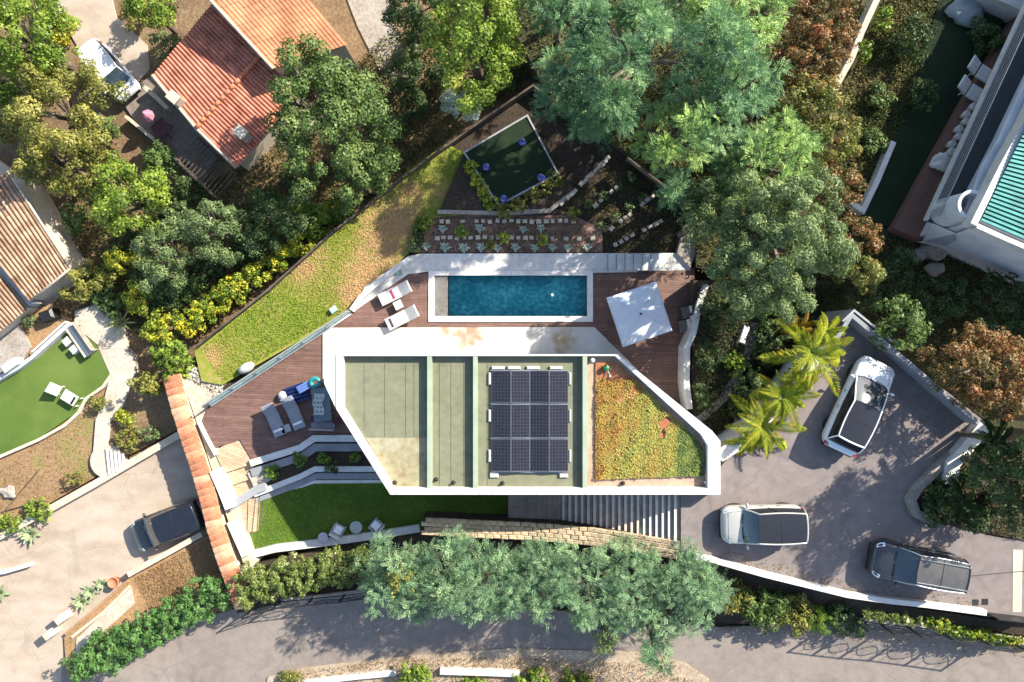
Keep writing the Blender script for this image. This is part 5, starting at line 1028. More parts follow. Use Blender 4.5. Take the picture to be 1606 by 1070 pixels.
def plant(name, label, cat, px, py, rpx, zg, h, sp, group=None, ry=None, rot=0, rl=None, dens=3.4, trunk=True, seed=None, pale=False, droop=0., flatk=.42, core=True):
    """crown centre drawn at (px, py); h total height over ground zg; radii in photo pixels"""
    seed = seed if seed is not None else int(px*7+py*13); rng = np.random.default_rng(seed)
    zc = zg+h*(.60 if trunk else .42); s_ = S(zc+h*.15); rx = rpx*s_; ryy = (ry or rpx)*s_; rz = h*flatk
    c = W(px, py, zc); t = thing(name, label, cat, (c.x, c.y, zg), rot, group)
    rl = (rl or max(.28, min(.85, .24*min(rx, ryy)+.12)))*(.85 if SP[sp]['style'] == 'leaf' else 1)
    me, Cc, lr = crown('crown' if trunk else 'foliage', rng, rx, ryy, rz, sp, rl, dens, droop=droop)
    me.transform(Matrix.Translation((0, 0, zc-zg)))
    link('crown' if trunk else 'foliage', me, SP[sp]['m'], t)
    q = MB(); bk = M['pale_bark'] if pale else M['bark']
    r0 = max(.03, .035*h+.015*rx)
    top = Vector((rng.normal()*.1*rx, rng.normal()*.1*ryy, (zc-zg)))
    if trunk:
        q.tube([(0, 0, -.1), tuple(top*.45+Vector((rng.normal()*.12, rng.normal()*.12, 0))), tuple(top)], r0, 8, r0*.55)
        idx = rng.choice(len(Cc), min(len(Cc), 14 if rx > 1.6 else 6), replace=False)
        for j in idx:
            e_ = Vector(Cc[j])+Vector((0, 0, zc-zg)); b0 = top*(.55+.4*rng.random()); mid = b0.lerp(e_, .5)+Vector((0, 0, .12*rx)); q.tube([b0, mid, e_], r0*.42, 5, r0*.1)
        part('trunk', q, bk, t)
    else:
        for j in range(4): e_ = Vector(Cc[rng.integers(len(Cc))])*.8+Vector((0, 0, zc-zg)); q.tube([(rng.normal()*.05, rng.normal()*.05, -.05), e_*.5, e_], r0*.6, 5, r0*.15)
        part('stem', q, bk, t)
    return t
def shrub(label, px, py, r, zg, h, sp, group=None, **k): return plant('shrub', label, 'shrub', px, py, r, zg, h, sp, group, trunk=False, **k)
def tree(label, px, py, r, zg, h, sp, group=None, **k): return plant('tree', label, 'tree', px, py, r, zg, h, sp, group, **k)
gw = 'trees of the western gardens'; gn = 'trees north of the pool'; gs = 'feathery trees above the road'
# west
tree('large rounded evergreen oak beside the terracotta roof', 522, 188, 116, -4.78, 7.2, 'oak', gw, rl=.72, dens=3.8)
tree('broad bright green tree filling the north western corner', 40, 60, 88, -4.86, 6, 'lime', gw, rl=.6)
tree('olive toned spreading tree overhanging the small white car', 108, 180, 102, -4.86, 5.6, 'olive', gw, ry=82, rl=.6)
tree('yellowish tree between the pale forecourt and the terracotta house terrace', 110, 262, 72, -4.86, 4.6, 'olive', gw, ry=52, rl=.5)
tree('mid green round tree above the yellow flowering bush', 214, 318, 76, -4.86, 5.0, 'lime', gw, ry=58, rl=.55, seed=31)
tree('grey green open tree showing bare branches in front of the fence', 268, 398, 56, -4.86, 4.6, 'grey', gw, ry=62, rl=.42, dens=2.6, pale=True)
tree('dense grey green tree nearest the upper end of the yellow hedge', 346, 365, 62, -4.86, 4.8, 'grey', gw, ry=50, rl=.45)
tree('dark shaded tree below the large oak', 440, 345, 62, -4.86, 4.2, 'dark', gw, ry=40)
tree('dark leafy tree between the large oak and the timber fence', 570, 285, 58, -4.69, 4.4, 'oak', gw, ry=40, rot=R(35))
shrub('green shrub with strap leaves beside the fence', 490, 350, 36, -4.69, 2.4, 'lime', gw)
shrub('dark shrub in the gap right of the large oak', 640, 110, 30, -4.69, 2.5, 'dark', gw, ry=44)
tree('glossy light green tree at the top edge above the dirt path', 745, 62, 100, -4.26, 7.5, 'lime', gn, rl=.55, dens=3.2, seed=12)
tree('dark tree filling the top edge left of the glossy tree', 645, 18, 50, -4.60, 5, 'dark', gn)
tree('bright green tree at the top edge above the terracotta roof', 240, 18, 44, -4.78, 4, 'lime', gw, ry=36)
shrub('grey twiggy shrub on the mound beside the terracotta roof', 258, 72, 26, -4.78, 1.4, 'grey', gw, dens=2)
shrub('yellow green hedge clump along the kerb of the north western yard', 96, 48, 24, -4.86, 1.8, 'yellow', gw, ry=36, rot=R(-60))
plant('silver_shrub', 'silvery blue feathery shrub in the shade beside the dark fence', 'shrub', 724, 165, 33, -3.90, 2.6, 'glaucous', None, trunk=False, dens=2.4)
yb = [(478, 382, 28), (448, 402, 28), (410, 428, 32), (372, 455, 34), (338, 478, 32), (300, 500, 36), (256, 514, 34)]
yn = ['at the oak end', 'second from the oak end', 'third from the oak end', 'in the middle', 'third from the lower end', 'second from the lower end', 'at the lower end']
for k, (x, y, r) in enumerate(yb): shrub('yellow flowering bush of the row outside the timber fence, '+yn[k], x, y, r, -4.60, 2.2, 'yellow', 'yellow bushes outside the fence', ry=r*.72, rot=R(38), rl=.3)
shrub('bright yellow bush above the paved path', 190, 412, 26, -4.69, 2.4, 'yellow', gw, rl=.28)
shrub('olive bush beside the corner of the beige roof', 140, 440, 40, -4.69, 2.6, 'olive', gw, ry=30, rot=R(35))
shrub('yellow green bush between the path and the yellow row', 222, 468, 26, -4.69, 2.2, 'yellow', gw, ry=30)
shrub('dark green bush in the middle of the western planting', 262, 455, 34, -4.78, 2.4, 'dark', gw)
shrub('leafy green bush beside the pale forecourt', 118, 345, 24, -4.69, 2, 'oak', gw)
shrub('round vivid green bush at the lower corner of the lawn', 272, 562, 36, -4.52, 2.6, 'lime', None, rl=.3, dens=4.2)
shrub('round pale green clipped bush beside the garden path', 236, 603, 25, -4.52, 2.2, 'olive', None, rl=.22, dens=4.4)
for (x, y, r, lb, sp) in ((155, 632, 16, 'low yellowish plant beside the turf edging', 'olive'), (196, 655, 18, 'yellow green plant on the bed right of the path', 'yellow'), (200, 688, 24, 'straggly olive plant at the lower end of the path bed', 'olive'), (236, 680, 18, 'small grey green plant by the cream retaining wall', 'grey'), (160, 430, 20, 'small dark bush above the barbecue', 'dark'), (50, 505, 15, 'small pale shrub by the beige house terrace', 'grey'), (62, 800, 24, 'low green weed clump above the cream retaining wall', 'lime'), (16, 822, 20, 'low green weed clump at the western edge', 'lime'), (118, 750, 14, 'yellowish weed clump in the dry bed', 'olive')):
    shrub(lb, x, y, r, -4.60, 1.0, sp, 'small plants of the western gardens', rl=.18, ry=r*.8, dens=2.6)
# north
tree('huge feathery blue green tree above the dark terraces', 1000, 100, 128, -2.9, 9.6, 'acacia', gn, rl=.75, dens=4, seed=5)
tree('feathery tree reaching over the end of the dark square lawn', 905, 130, 66, -2.75, 7.0, 'acacia', gn, ry=86, rl=.6, dens=3.0)
tree('sunlit pale feathery tree in front of the huge blue green one', 1056, 215, 66, -2.9, 7.6, 'mimosa', gn, ry=58, rl=.5, dens=3.2)
tree('feathery mid green tree at the top edge', 1130, 50, 84, -2.6, 7.6, 'mimosa', gn, rl=.6, dens=2.8)
tree('open dark branched tree behind the sunlit feathery one', 1130, 165, 70, -2.6, 7.6, 'acacia', gn, ry=80, rl=.55, dens=3.4, seed=9)
tree('large grey green tree overhanging the eastern end of the pool deck', 1214, 385, 122, -2.3, 8.2, 'grey', gn, ry=116, rl=.55, dens=5.6, seed=77)
tree('light green feathery tree above the large grey green tree', 1200, 262, 84, -2.5, 6.6, 'mimosa', gn, ry=64, rl=.5, dens=3.0)
ph = [(1286, 32, 60, 56), (1272, 100, 58, 50), (1262, 165, 62, 54), (1290, 226, 52, 52), (1310, 290, 34, 40), (1338, 372, 36, 42), (1345, 430, 34, 36)]
pnm = ['at the top edge', 'second from the top edge', 'third from the top edge', 'level with the square lawn', 'level with the white angled kerb', 'above the shaded bank', 'nearest the car park corner']
for k, (x, y, r, r2) in enumerate(ph): tree('reddish leaved bush right of the feathery trees, '+pnm[k], x, y, r*1.15, -2.9, 4.0, 'redbush' if k in (0, 1, 4, 5) else 'photinia', 'reddish bushes', ry=r2, rl=.36, dens=3.2)
for (x, y, r, lb) in ((1384, 32, 15, 'bright yellow green bush right of the cream wall, the upper one'), (1352, 78, 13, 'bright yellow green bush right of the cream wall, the lower one')): shrub(lb, x, y, r, -2.8, 1.3, 'lime', 'bright bushes by the cream wall', ry=r*1.5, rl=.2)
for (x, y, r, lb, sp, hh) in ((1430, 60, 34, 'dark shaded shrub mass in the upper garden of the modern house', 'dark', 2.0), (1448, 150, 26, 'dark shrub left of the white pots', 'dark', 1.5), (1382, 150, 24, 'weedy shrub in the shaded grass behind the cream wall', 'oak', .9), (1370, 225, 22, 'weedy shrub just above the white angled kerb', 'oak', .8), (1545, 60, 30, 'blue green bush beside the tarpaulin', 'dark', 1.6)): shrub(lb, x, y, r, -2.85, hh, sp, 'shrubs of the shaded garden', rl=.3, dens=2.8)
# east
tree('large reddish brown bush right of the white car', 1535, 582, 86, -.4, 4.4, 'redbush', None, ry=80, rl=.36, dens=3.6)
tree('green leafy bush at the top corner of the car park', 1408, 512, 52, -1.4, 3.6, 'oak', None, ry=44, rl=.34)
for (x, y, r, lb) in ((1400, 430, 42, 'dark shrub under the boulders of the modern house'), (1470, 470, 48, 'dark shrub on the shaded bank above the reddish bush'), (1560, 470, 50, 'dark shrub below the rounded corner of the modern house'), (1352, 470, 26, 'olive shrub between the large grey tree and the car park corner'), (1600, 520, 36, 'dark shrub at the eastern edge above the reddish bush')): shrub(lb, x, y, r, -2.2, 2.0, 'dark', 'shrubs of the shaded bank', rl=.34, dens=2.6)
tree('dark glossy tree right of the white corner wall', 1566, 735, 62, -.3, 5.2, 'dark', None, ry=56, rl=.34, dens=4)
tree('tall tree at the eastern edge shading the dark grey car', 1722, 668, 112, -.2, 9.5, 'oak', None, ry=100, dens=3)
tree('dark tree at the eastern edge above the gate', 1612, 795, 46, -.3, 5.2, 'dark', None, rl=.3, dens=3.4)
for (x, y, r, lb) in ((1530, 812, 26, 'dark shrub in the palm bed nearest the gate side'), (1484, 762, 22, 'dark shrub in the palm bed behind the rubble wall'), (1560, 790, 26, 'dark shrub in the middle of the palm bed'), (1520, 745, 24, 'dark shrub at the foot of the white corner wall')): shrub(lb, x, y, r, .05, 1.3, 'dark', 'shrubs of the palm bed', rl=.26, dens=3)
cover('palm_bed_litter', [W(x, y, .06) for x, y in ((1498, 724), (1600, 690), (1600, 845), (1470, 816), (1440, 800), (1472, 746))], 3500, .14, .06, .07, Mwd_, 59, .2, .8)
shrub('dark low shrub inside the rubble wall bed', 1470, 795, 30, .1, 1.0, 'dark', None, rl=.25)
# dark bed between the deck and the palms
for (x, y, r, lb, sp) in ((1128, 490, 28, 'dark spiky shrub by the crooked white wall, the upper one', 'dark'), (1112, 560, 26, 'dark spiky shrub by the crooked white wall, the middle one', 'dark'), (1102, 620, 20, 'dark spiky shrub by the crooked white wall, the lower one', 'dark'), (1150, 570, 20, 'small vivid green bush in the dark bed', 'lime'), (1175, 600, 28, 'grey green shrub leaning on the slanting bed wall', 'grey'), (1205, 545, 30, 'dark shrub under the large grey green tree', 'dark'), (1160, 640, 24, 'dark shrub behind the villa roof corner', 'dark'), (1226, 500, 34, 'shaded shrub at the foot of the large grey green tree', 'oak')): shrub(lb, x, y, r, -2.2, 1.5, sp, 'shrubs of the dark bed', rl=.24, dens=2.6)
# feathery trees over the road
fe = [(626, 908, 56, -3.65, 5.0, 66, 'silver'), (700, 905, 62, -3.54, 5.2, 70, 'silver'), (770, 915, 62, -3.20, 5.0, 72, 'silver'), (842, 912, 60, -3.05, 5.0, 66, 'silver'), (915, 915, 58, -2.85, 5.0, 66, 'silver'), (985, 925, 58, -3.2, 5.0, 68, 'silver'), (1052, 920, 60, -2.8, 4.8, 70, 'silver'), (1090, 925, 44, -2.3, 4.4, 56, 'silver')]
fn = ['at the flowering hedge end', 'second from the flowering hedge', 'third from the flowering hedge', 'fourth from the flowering hedge', 'fourth from the car park end', 'third from the car park end', 'second from the car park end', 'at the car park end']
for k, (x, y, r, zg, h, r2, sp) in enumerate(fe): tree('feathery green tree of the row above the road, '+fn[k], x, y-6, r+8, zg, h, sp, gs, ry=r2+4, rl=.38, dens=3.1, droop=.35, seed=900+k)
tree('long feathery bough tree reaching over the road to the verge', 1025, 1005, 30, -3.0, 4.2, 'acacia', gs, ry=46, rl=.3, dens=2.5, droop=.4)
tree('thin olive feathery tree hanging over the shaded road', 948, 990, 22, -3.2, 3.8, 'grey', gs, ry=40, rl=.26, dens=2.2)
tree('brownish feathery tree where the row meets the flowering hedge', 632, 895, 30, -3.65, 5.4, 'olive', gs, ry=34, rl=.3, dens=3)
ex = [(1092, 352, 36, 'grey', 'small grey green tree beside the garden ramp'), (1070, 10, 50, 'acacia', 'feathery tree at the top edge in the middle of the northern trees'), (862, 5, 40, 'acacia', 'feathery tree at the top edge next to the glossy tree crown'), (1222, 210, 46, 'mimosa', 'feathery tree between the reddish bushes and the open dark branched tree'), (932, 190, 50, 'acacia', 'shaded feathery tree hanging over the head of the diagonal stone rows'), (1150, 250, 50, 'acacia', 'feathery tree in the middle of the northern trees'), (885, 25, 52, 'acacia', 'feathery tree at the top edge beside the glossy tree'), (1060, 300, 34, 'acacia', 'small feathery tree beside the brown fence'), (1180, 130, 50, 'acacia', 'feathery tree tucked behind the reddish bushes'), (1195, 20, 46, 'mimosa', 'light feathery tree at the top edge by the reddish bushes'), (1100, 320, 34, 'grey', 'grey green tree left of the large grey green one'), (1180, 470, 40, 'grey', 'low grey green tree at the foot of the large one')]
for (x, y, r, sp, lb) in ex: tree(lb, x, y, r, -2.9, 5.2, sp, gn, rl=.42, dens=3)
us = [(25, 105, 'lime', 'between the corner tree and the olive toned tree'), (70, 20, 'oak', 'at the top edge left of the yard'), (60, 120, 'olive', 'above the olive toned tree'), (20, 205, 'olive', 'at the western edge above the forecourt'), (160, 205, 'oak', 'right of the olive toned tree'), (60, 265, 'olive', 'just above the pale forecourt'), (180, 265, 'lime', 'above the mid green round tree'), (470, 280, 'dark', 'under the southern side of the large oak'), (660, 60, 'dark', 'beside the dirt path'), (150, 250, 'olive', 'under the olive toned tree'), (300, 300, 'dark', 'below the house pergola'), (330, 420, 'dark', 'above the middle of the yellow row'), (395, 395, 'dark', 'above the upper yellow row'), (420, 315, 'oak', 'at the western foot of the large oak'), (610, 200, 'oak', 'at the eastern foot of the large oak'), (650, 170, 'dark', 'in the gap beside the dark fence'), (690, 120, 'dark', 'below the glossy tree'), (785, 120, 'dark', 'at the fence top below the glossy tree'), (200, 380, 'dark', 'above the yellow bush by the path'), (170, 470, 'oak', 'beside the head of the garden path'), (300, 455, 'oak', 'just above the lower yellow row'), (530, 330, 'lime', 'near the fence below the large oak'), (600, 240, 'olive', 'between the large oak and the fence'), (235, 425, 'grey', 'between the yellow bush and the bare tree'), (280, 340, 'grey', 'right of the mid green round tree'), (250, 250, 'oak', 'below the house terrace parapet'), (10, 150, 'lime', 'at the western edge below the corner tree'), (215, 20, 'olive', 'above the north western yard'), (860, 70, 'dark', 'in the shade between the glossy and feathery trees')]
for (x, y, sp, lb) in us: shrub('undergrowth shrub '+lb, x, y, 30, -4.9, 1.7, sp, 'undergrowth shrubs', rl=.3, ry=26, dens=3)
# hedges: each clump its own plant
for k in range(8): shrub('white flowering oleander of the hedge, '+['first beside the tile topped wall', 'second from the tile topped wall', 'third from the tile topped wall', 'fourth from the tile topped wall', 'fourth from the feathery trees', 'third from the feathery trees', 'next to last before the feathery trees', 'last before the feathery trees'][k], 392+k*27, 916-k*4.8, 27, -3.90, 2.5, 'oleander', 'flowering hedge', ry=36-k*.8, rl=.26, dens=3.8, seed=300+k)
hd = [(346, 925, 30), (312, 946, 34), (276, 962, 35), (240, 982, 36), (204, 1002, 36), (168, 1020, 36), (140, 1036, 30)]
for k, (x, y, r) in enumerate(hd): shrub('dense green clump of the clipped hedge, '+['highest, by the tile topped wall', 'second from the tile topped wall', 'third from the tile topped wall', 'the middle one', 'third from the drive mouth', 'second from the drive mouth', 'lowest, at the drive mouth'][k], x, y, r, -4.56, 2.6, 'hedge', 'clipped hedge', ry=r, rl=.26, dens=4.6, seed=400+k)
lh = [(1150, 935, 30, 'olive'), (1180, 946, 32, 'oak'), (1212, 955, 32, 'oak'), (1246, 960, 32, 'olive'), (1280, 968, 26, 'box'), (1322, 965, 34, 'dark')]
for k, (x, y, r, sp) in enumerate(lh): shrub('hedge plant under the white car park wall, '+['nearest the feathery trees', 'second from the feathery trees', 'third from the feathery trees', 'fourth from the feathery trees', 'small vivid clump at the end', 'dark blue green one beside the iron fence'][k], x, y, r, -2.2, 2.2, sp, 'hedge under the car park wall', ry=r*1.05, rl=.26, dens=3.4, seed=500+k)
for k in range(13):
    x = 1360+k*19; y = 962+k*3.0+(7 if k > 6 else 0); shrub('small plant along the iron fence, '+['1st', '2nd', '3rd', '4th', '5th', '6th', '7th', '8th', '9th', '10th', '11th', '12th', '13th'][k]+' counted from the dark shrub to the gate', x, y, 12 if k < 6 else 17, -.75, .8 if k < 6 else 1.1, 'oleander' if k < 5 else 'yellow' if k % 3 == 0 else 'lime', 'plants along the iron fence', ry=10 if k < 6 else 12, rl=.16, dens=2.8, seed=600+k)
for (x, y, r, lb) in ((650, 1060, 32, 'green clipped bush on the verge at the bottom edge, left of the white kerb'), (838, 1066, 30, 'green bush on the verge at the bottom edge, the middle one'), (905, 1072, 34, 'green bush on the verge at the bottom edge, the eastern one'), (745, 1076, 22, 'small green bush on the verge between the two larger ones')): shrub(lb, x, y, r, -3.38, 1.4, 'lime', 'bushes on the road verge', ry=r*.7, rl=.24, dens=4)
shrub('reddish dry plant on the verge at the bottom edge', 458, 1062, 22, -4.17, .8, 'photinia', None, rl=.16, ry=13)
wallthing('verge_wall', 'low white wall along the verge at the bottom edge, western piece', [(450, 1076, -3.7), (540, 1064, -3.5), (620, 1056, -3.2)], .3, -4.43, M['white_wall'])
wallthing('verge_wall', 'low white wall along the verge at the bottom edge, eastern piece', [(690, 1054, -3.0), (760, 1056, -2.85), (815, 1058, -2.7)], .3, -4.43, M['white_wall'])
# box balls in the planter
for (x, y, r, lb) in ((428, 740, 13, 'bright clipped box bush at the sunny end of the planter'), (470, 722, 12, 'round clipped box ball, second from the sunny end'), (508, 719, 10, 'round clipped box ball in the middle of the shaded planter'), (557, 718, 10, 'round clipped box ball nearest the villa')): shrub(lb, x, y, r, -3.50, .85, 'box', 'box balls in the planter', rl=.13, dens=5, core=False)
shrub('dark clump drooping over the planter wall', 521, 732, 12, -3.50, .7, 'dark', None, rl=.14)
# agaves and succulents: rosettes with leaf parts
def rosette(name, label, px, py, z, r, m, n=18, group=None, up=.5, w=.16):
    t = thing(name, label, 'plant', W(px, py, z+.1), 0, group); rr = random.Random(int(px*3+py)); 
    for k in range(n):
        a = k*2.39996; f = k/n; L_ = r*(1.05-.55*f); el = R(12+58*f*up*1.6); d = Vector((math.cos(a)*math.cos(el), math.sin(a)*math.cos(el), math.sin(el))); sd_ = Vector((-math.sin(a), math.cos(a), 0)); u_ = d.cross(sd_)*-1
        q = MB(); ww = r*w
        for i, (s_, wk) in enumerate(((0, .7), (.35, 1.0), (.75, .6), (1.0, .04))):
            c = d*L_*s_-Vector((0, 0, L_*.12*s_*s_)); q.v += [c-sd_*ww*wk+u_*ww*.25*wk, c-Vector((0, 0, ww*.15*wk)), c+sd_*ww*wk+u_*ww*.25*wk]
        for i in range(3):
            for j in range(2): q.f.append((i*3+j, i*3+j+1, i*3+4+j, i*3+3+j))
        part('leaf', q, m, t, True)
    return t
Mag = mat('agave', [(.16, .22, .10), (.26, .32, .16), (.34, .38, .22)], 3, .6); Mag2 = mat('agave_pale', [(.20, .26, .20), (.30, .36, .29), (.38, .42, .34)], 3, .6); Myu = mat('yucca_leaf', [(.20, .22, .06), (.32, .33, .10), (.42, .40, .16)], 3, .6)
rosette('agave', 'tall dark agave beside the dry patch at the western yard edge', 48, 838, -4.60, .75, Mag, 20)
rosette('agave', 'pale agave clump at the western edge of the picture', -2, 930, -4.60, .8, Mag, 16)
for (x, y, r_, lb) in ((128, 944, .62, 'pale spiky agave on the lower end of the bed by the drive'), (142, 928, .6, 'pale spiky agave in the middle of the bed by the drive'), (160, 916, .5, 'spiky agave nearest the terracotta pot')): rosette('agave', lb, x, y, -4.60, r_, Mag, 18, 'agaves by the drive')
rosette('yucca', 'yellow green yucca with long leaves beside the garden path', 190, 506, -4.60, .95, Myu, 26, None, .7, .07)
rosette('yucca', 'spiky green yucca beneath the large oak', 500, 342, -4.26, .8, Mag, 22, None, .6, .08)
sx = [(694, 359, .3), (752, 358, .34), (820, 360, .28), (848, 358, .3), (698, 388, .36), (727, 389, .38), (754, 388, .34), (668, 386, .3), (808, 388, .32), (780, 389, .3), (838, 389, .3), (866, 388, .3), (890, 389, .28), (920, 388, .28)]
for k, (x, y, r_) in enumerate(sx): rosette('succulent', 'grey succulent rosette in the pool side bed, '+(['first', 'second', 'third', 'fourth'][k]+' of the upper row' if k < 4 else {668: 'first', 698: 'second', 727: 'third', 754: 'fourth', 780: 'fifth', 808: 'sixth', 838: 'seventh', 866: 'eighth', 890: 'ninth', 920: 'last'}[x]+' of the lower row'), x, y, -3.40, r_, Mag2, 14, 'succulents of the pool side bed', .5, .24)
for (x, y, r, lb, sp) in ((664, 352, 16, 'vivid green bush at the lawn end of the pool side bed', 'lime'), (656, 372, 14, 'dark bush at the lawn end of the pool side bed', 'dark'), (724, 364, 11, 'light green plant between two upper row succulents', 'lime'), (900, 335, 12, 'yellow green bush at the head of the diagonal stone rows', 'olive'), (648, 386, 12, 'pale plant at the lawn corner of the white walk', 'grey'), (790, 374, 10, 'yellow plant among the stone blocks', 'yellow'), (850, 376, 10, 'yellow plant near the end of the lower block row', 'yellow'), (770, 384, 9, 'reddish plant in the lower succulent row', 'photinia')): shrub(lb, x, y, r, -3.40, .7, sp, 'small plants of the pool side bed', rl=.15, dens=3)
shp = [(738, 262), (748, 282), (758, 300), (770, 318), (792, 330), (812, 322), (834, 308), (856, 294), (872, 282)]
for k, (x, y) in enumerate(shp): shrub('low yellowish plant below the dark square lawn, '+['1st', '2nd', '3rd', '4th', '5th', '6th', '7th', '8th', '9th'][k]+' going round from the west', x, y, 13, -3.20, .6, 'yellow' if k < 4 else 'olive', 'border plants round the dark square lawn', rl=.15, dens=2.8)
# stone block rows of the terraces
q0 = MB().bevbox((0, 0, 0), (.26, .2, .2), .03); bmesh_ = q0.me('block'); bmesh_.materials.append(M['pale_concrete'])
def blocks(label, a, b_, z, step=10.5, skip=.15, sd_=1):
    A, B = W(*a, z), W(*b_, z); t = thing('block_row', label, 'edging', A); rr = random.Random(sd_); n = int(math.dist(a, b_)/step)
    for k in range(n):
        if rr.random() < skip: continue
        o = link('block', bmesh_, None, t); o.location = A.lerp(B, (k+.5)/n)-A+Vector((rr.uniform(-.03, .03), rr.uniform(-.04, .04), .05)); o.rotation_euler = (0, 0, math.atan2((B-A).y, (B-A).x)+rr.uniform(-.2, .2)); o.scale = (rr.uniform(.75, 1.1), rr.uniform(.8, 1.2), 1)
blocks('upper row of pale stone blocks edging the pool side bed', (676, 347), (905, 347), -3.30, sd_=1); blocks('lower row of pale stone blocks edging the pool side bed', (680, 373), (935, 374), -3.38, sd_=2)
blocks('first diagonal row of small white blocks on the dark terraces', (878, 322), (956, 246), -3.15, 7, .05, 3); blocks('middle diagonal row of broken blocks on the dark terraces', (915, 338), (970, 292), -3.20, 9, .3, 4); blocks('lower diagonal row of broken blocks on the dark terraces', (955, 362), (1040, 294), -3.25, 9, .2, 5); blocks('short lower row of pale blocks nearest the garden walk steps', (960, 386), (1050, 340), -3.3, 10, .25, 6)
for k in range(9): shrub('small grey plant between the diagonal stone rows, '+['1st', '2nd', '3rd', '4th', '5th', '6th', '7th', '8th', '9th'][k]+' going outward', 925+(k % 5)*22+(k//5)*18, 322-(k % 5)*15+(k//5)*34, 9, -3.6, .5, 'grey', 'plants of the dark terraces', rl=.13, dens=2.4)
wallthing('terrace_edge', 'dark low retaining wall under the border of the square lawn', [(686, 332, -3.07), (790, 334, -3.07), (862, 330, -3.07), (900, 300, -3.07)], .2, -3.65, M['grey_stone'])
structure('border_soil', [(728, 240), (690, 330), (862, 330), (902, 296), (876, 272)], -3.11, M['dark_soil'], -4.43)
structure('lower_bed', [(640, 396), (656, 350), (680, 338), (900, 338), (945, 360), (945, 396)], -3.43, mat('bed_soil', [(.12, .07, .05), (.22, .13, .10), (.30, .2, .16)], 2, .95, .8, 14, scale2=9), -4.43)
# palms
def frond(L_, seed):
    rr = random.Random(seed); q = MB(); n = 26; pts = []
    for i in range(n+1): s_ = i/n; pts.append(Vector((L_*s_*(1-.12*s_), 0, L_*(.42*s_-.62*s_*s_))))
    q.tube(pts[::3], .022, 4, .006); q.t = [.25]*len(q.f)
    for i in range(2, n+1):
        s_ = i/n; ll = L_*.19*math.sin(math.pi*min(1, .12+s_*.86))**.8
        for sg in (-1, 1):
            d = Vector((.55+.3*s_, sg*.85, .12-.35*rr.random())).normalized(); w = Vector((.028, 0, .012)); p = pts[i]; e_ = p+d*ll*rr.uniform(.85, 1.1); b = len(q.v); m_ = p.lerp(e_, .5)+Vector((0, 0, .03))
            q.v += [p-w*.5, p+w*.5, m_+w*1.25, e_-Vector((0, 0, .06)), m_-w*1.25]; q.f.append((b, b+1, b+2, b+3, b+4)); q.t.append(min(.98, max(.02, .5+.2*rr.gauss(0, 1)+.15*(s_-.5))))
    return q.me('frond')
Mpalm = tinted('palm_leaf', [(.16, .23, .03), (.33, .42, .04), (.50, .50, .055), (.60, .42, .07)], .5, .2)
Mpalmd = tinted('palm_leaf_dark', [(.012, .03, .010), (.03, .055, .016), (.05, .085, .024), (.08, .12, .035)], .5, .2)
def palm(label, px, py, zg, h, r, n, m, group='palms along the car park', seed=1, up=0.):
    c = W(px, py, zg+h); t = thing('palm_tree', label, 'palm tree', (c.x, c.y, zg), 0, group); rr = random.Random(seed)
    q = MB(); q.tube([(0, 0, -.2), (.05, .03, h*.5), (0, 0, h)], .13, 8, .10); part('trunk', q, M['bark'], t)
    ms_ = [frond(r*rr.uniform(.9, 1.1), seed*10+k) for k in range(3)]
    for k in range(n):
        o = link('frond', ms_[k % 3], m, t); o.location = (0, 0, h-.05); o.rotation_euler = (rr.uniform(-.15, .15), -rr.uniform(-.35, .6)-up, k*2.39996+rr.uniform(-.2, .2)); s_ = rr.uniform(.55, 1.2); o.scale = (s_, s_, s_)
    return t
palm('sunlit yellow green palm at the corner nearest the white car', 1272, 552, -.8, 2.3, 2.15, 15, Mpalm, seed=1)
palm('yellow green palm in the middle of the car park edge', 1228, 622, -.9, 1.7, 1.8, 13, Mpalm, seed=2)
palm('yellow green palm nearest the villa roof corner', 1196, 668, -1.0, 1.5, 1.95, 14, Mpalm, seed=3)
palm('yellow green palm crowded between the corner palm and the middle palm', 1256, 592, -.9, 1.6, 1.5, 9, Mpalm, seed=7)
palm('yellow green palm crowded between the middle palm and the villa roof corner', 1208, 640, -1.0, 1.3, 1.5, 9, Mpalm, seed=8)
palm('yellow green palm spreading over the slanted wall by the corner palm', 1296, 520, -.9, 2.0, 1.5, 9, Mpalm, seed=9)
palm('short yellow green palm leaning over the car park side of the strand', 1244, 612, -.7, 1.2, 1.3, 9, Mpalm, seed=11)
palm('short yellow green palm at the villa end of the strand', 1176, 690, -.7, 1.1, 1.3, 9, Mpalm, seed=12)
palm('small palm with orange fronds behind the sunlit palm', 1252, 515, -1.2, 1.6, 1.0, 10, tinted('palm_leaf_orange', [(.22, .20, .02), (.40, .26, .03), (.5, .22, .04)], .5, .2), seed=4)
palm('dark fan of palm fronds beside the white corner wall', 1508, 788, .1, 1.5, 1.1, 14, Mpalmd, 'palms by the gate', seed=5)
palm('dark palm rising through the glossy tree at the eastern edge', 1560, 692, .0, 2.6, 1.2, 16, Mpalmd, 'palms by the gate', seed=6)
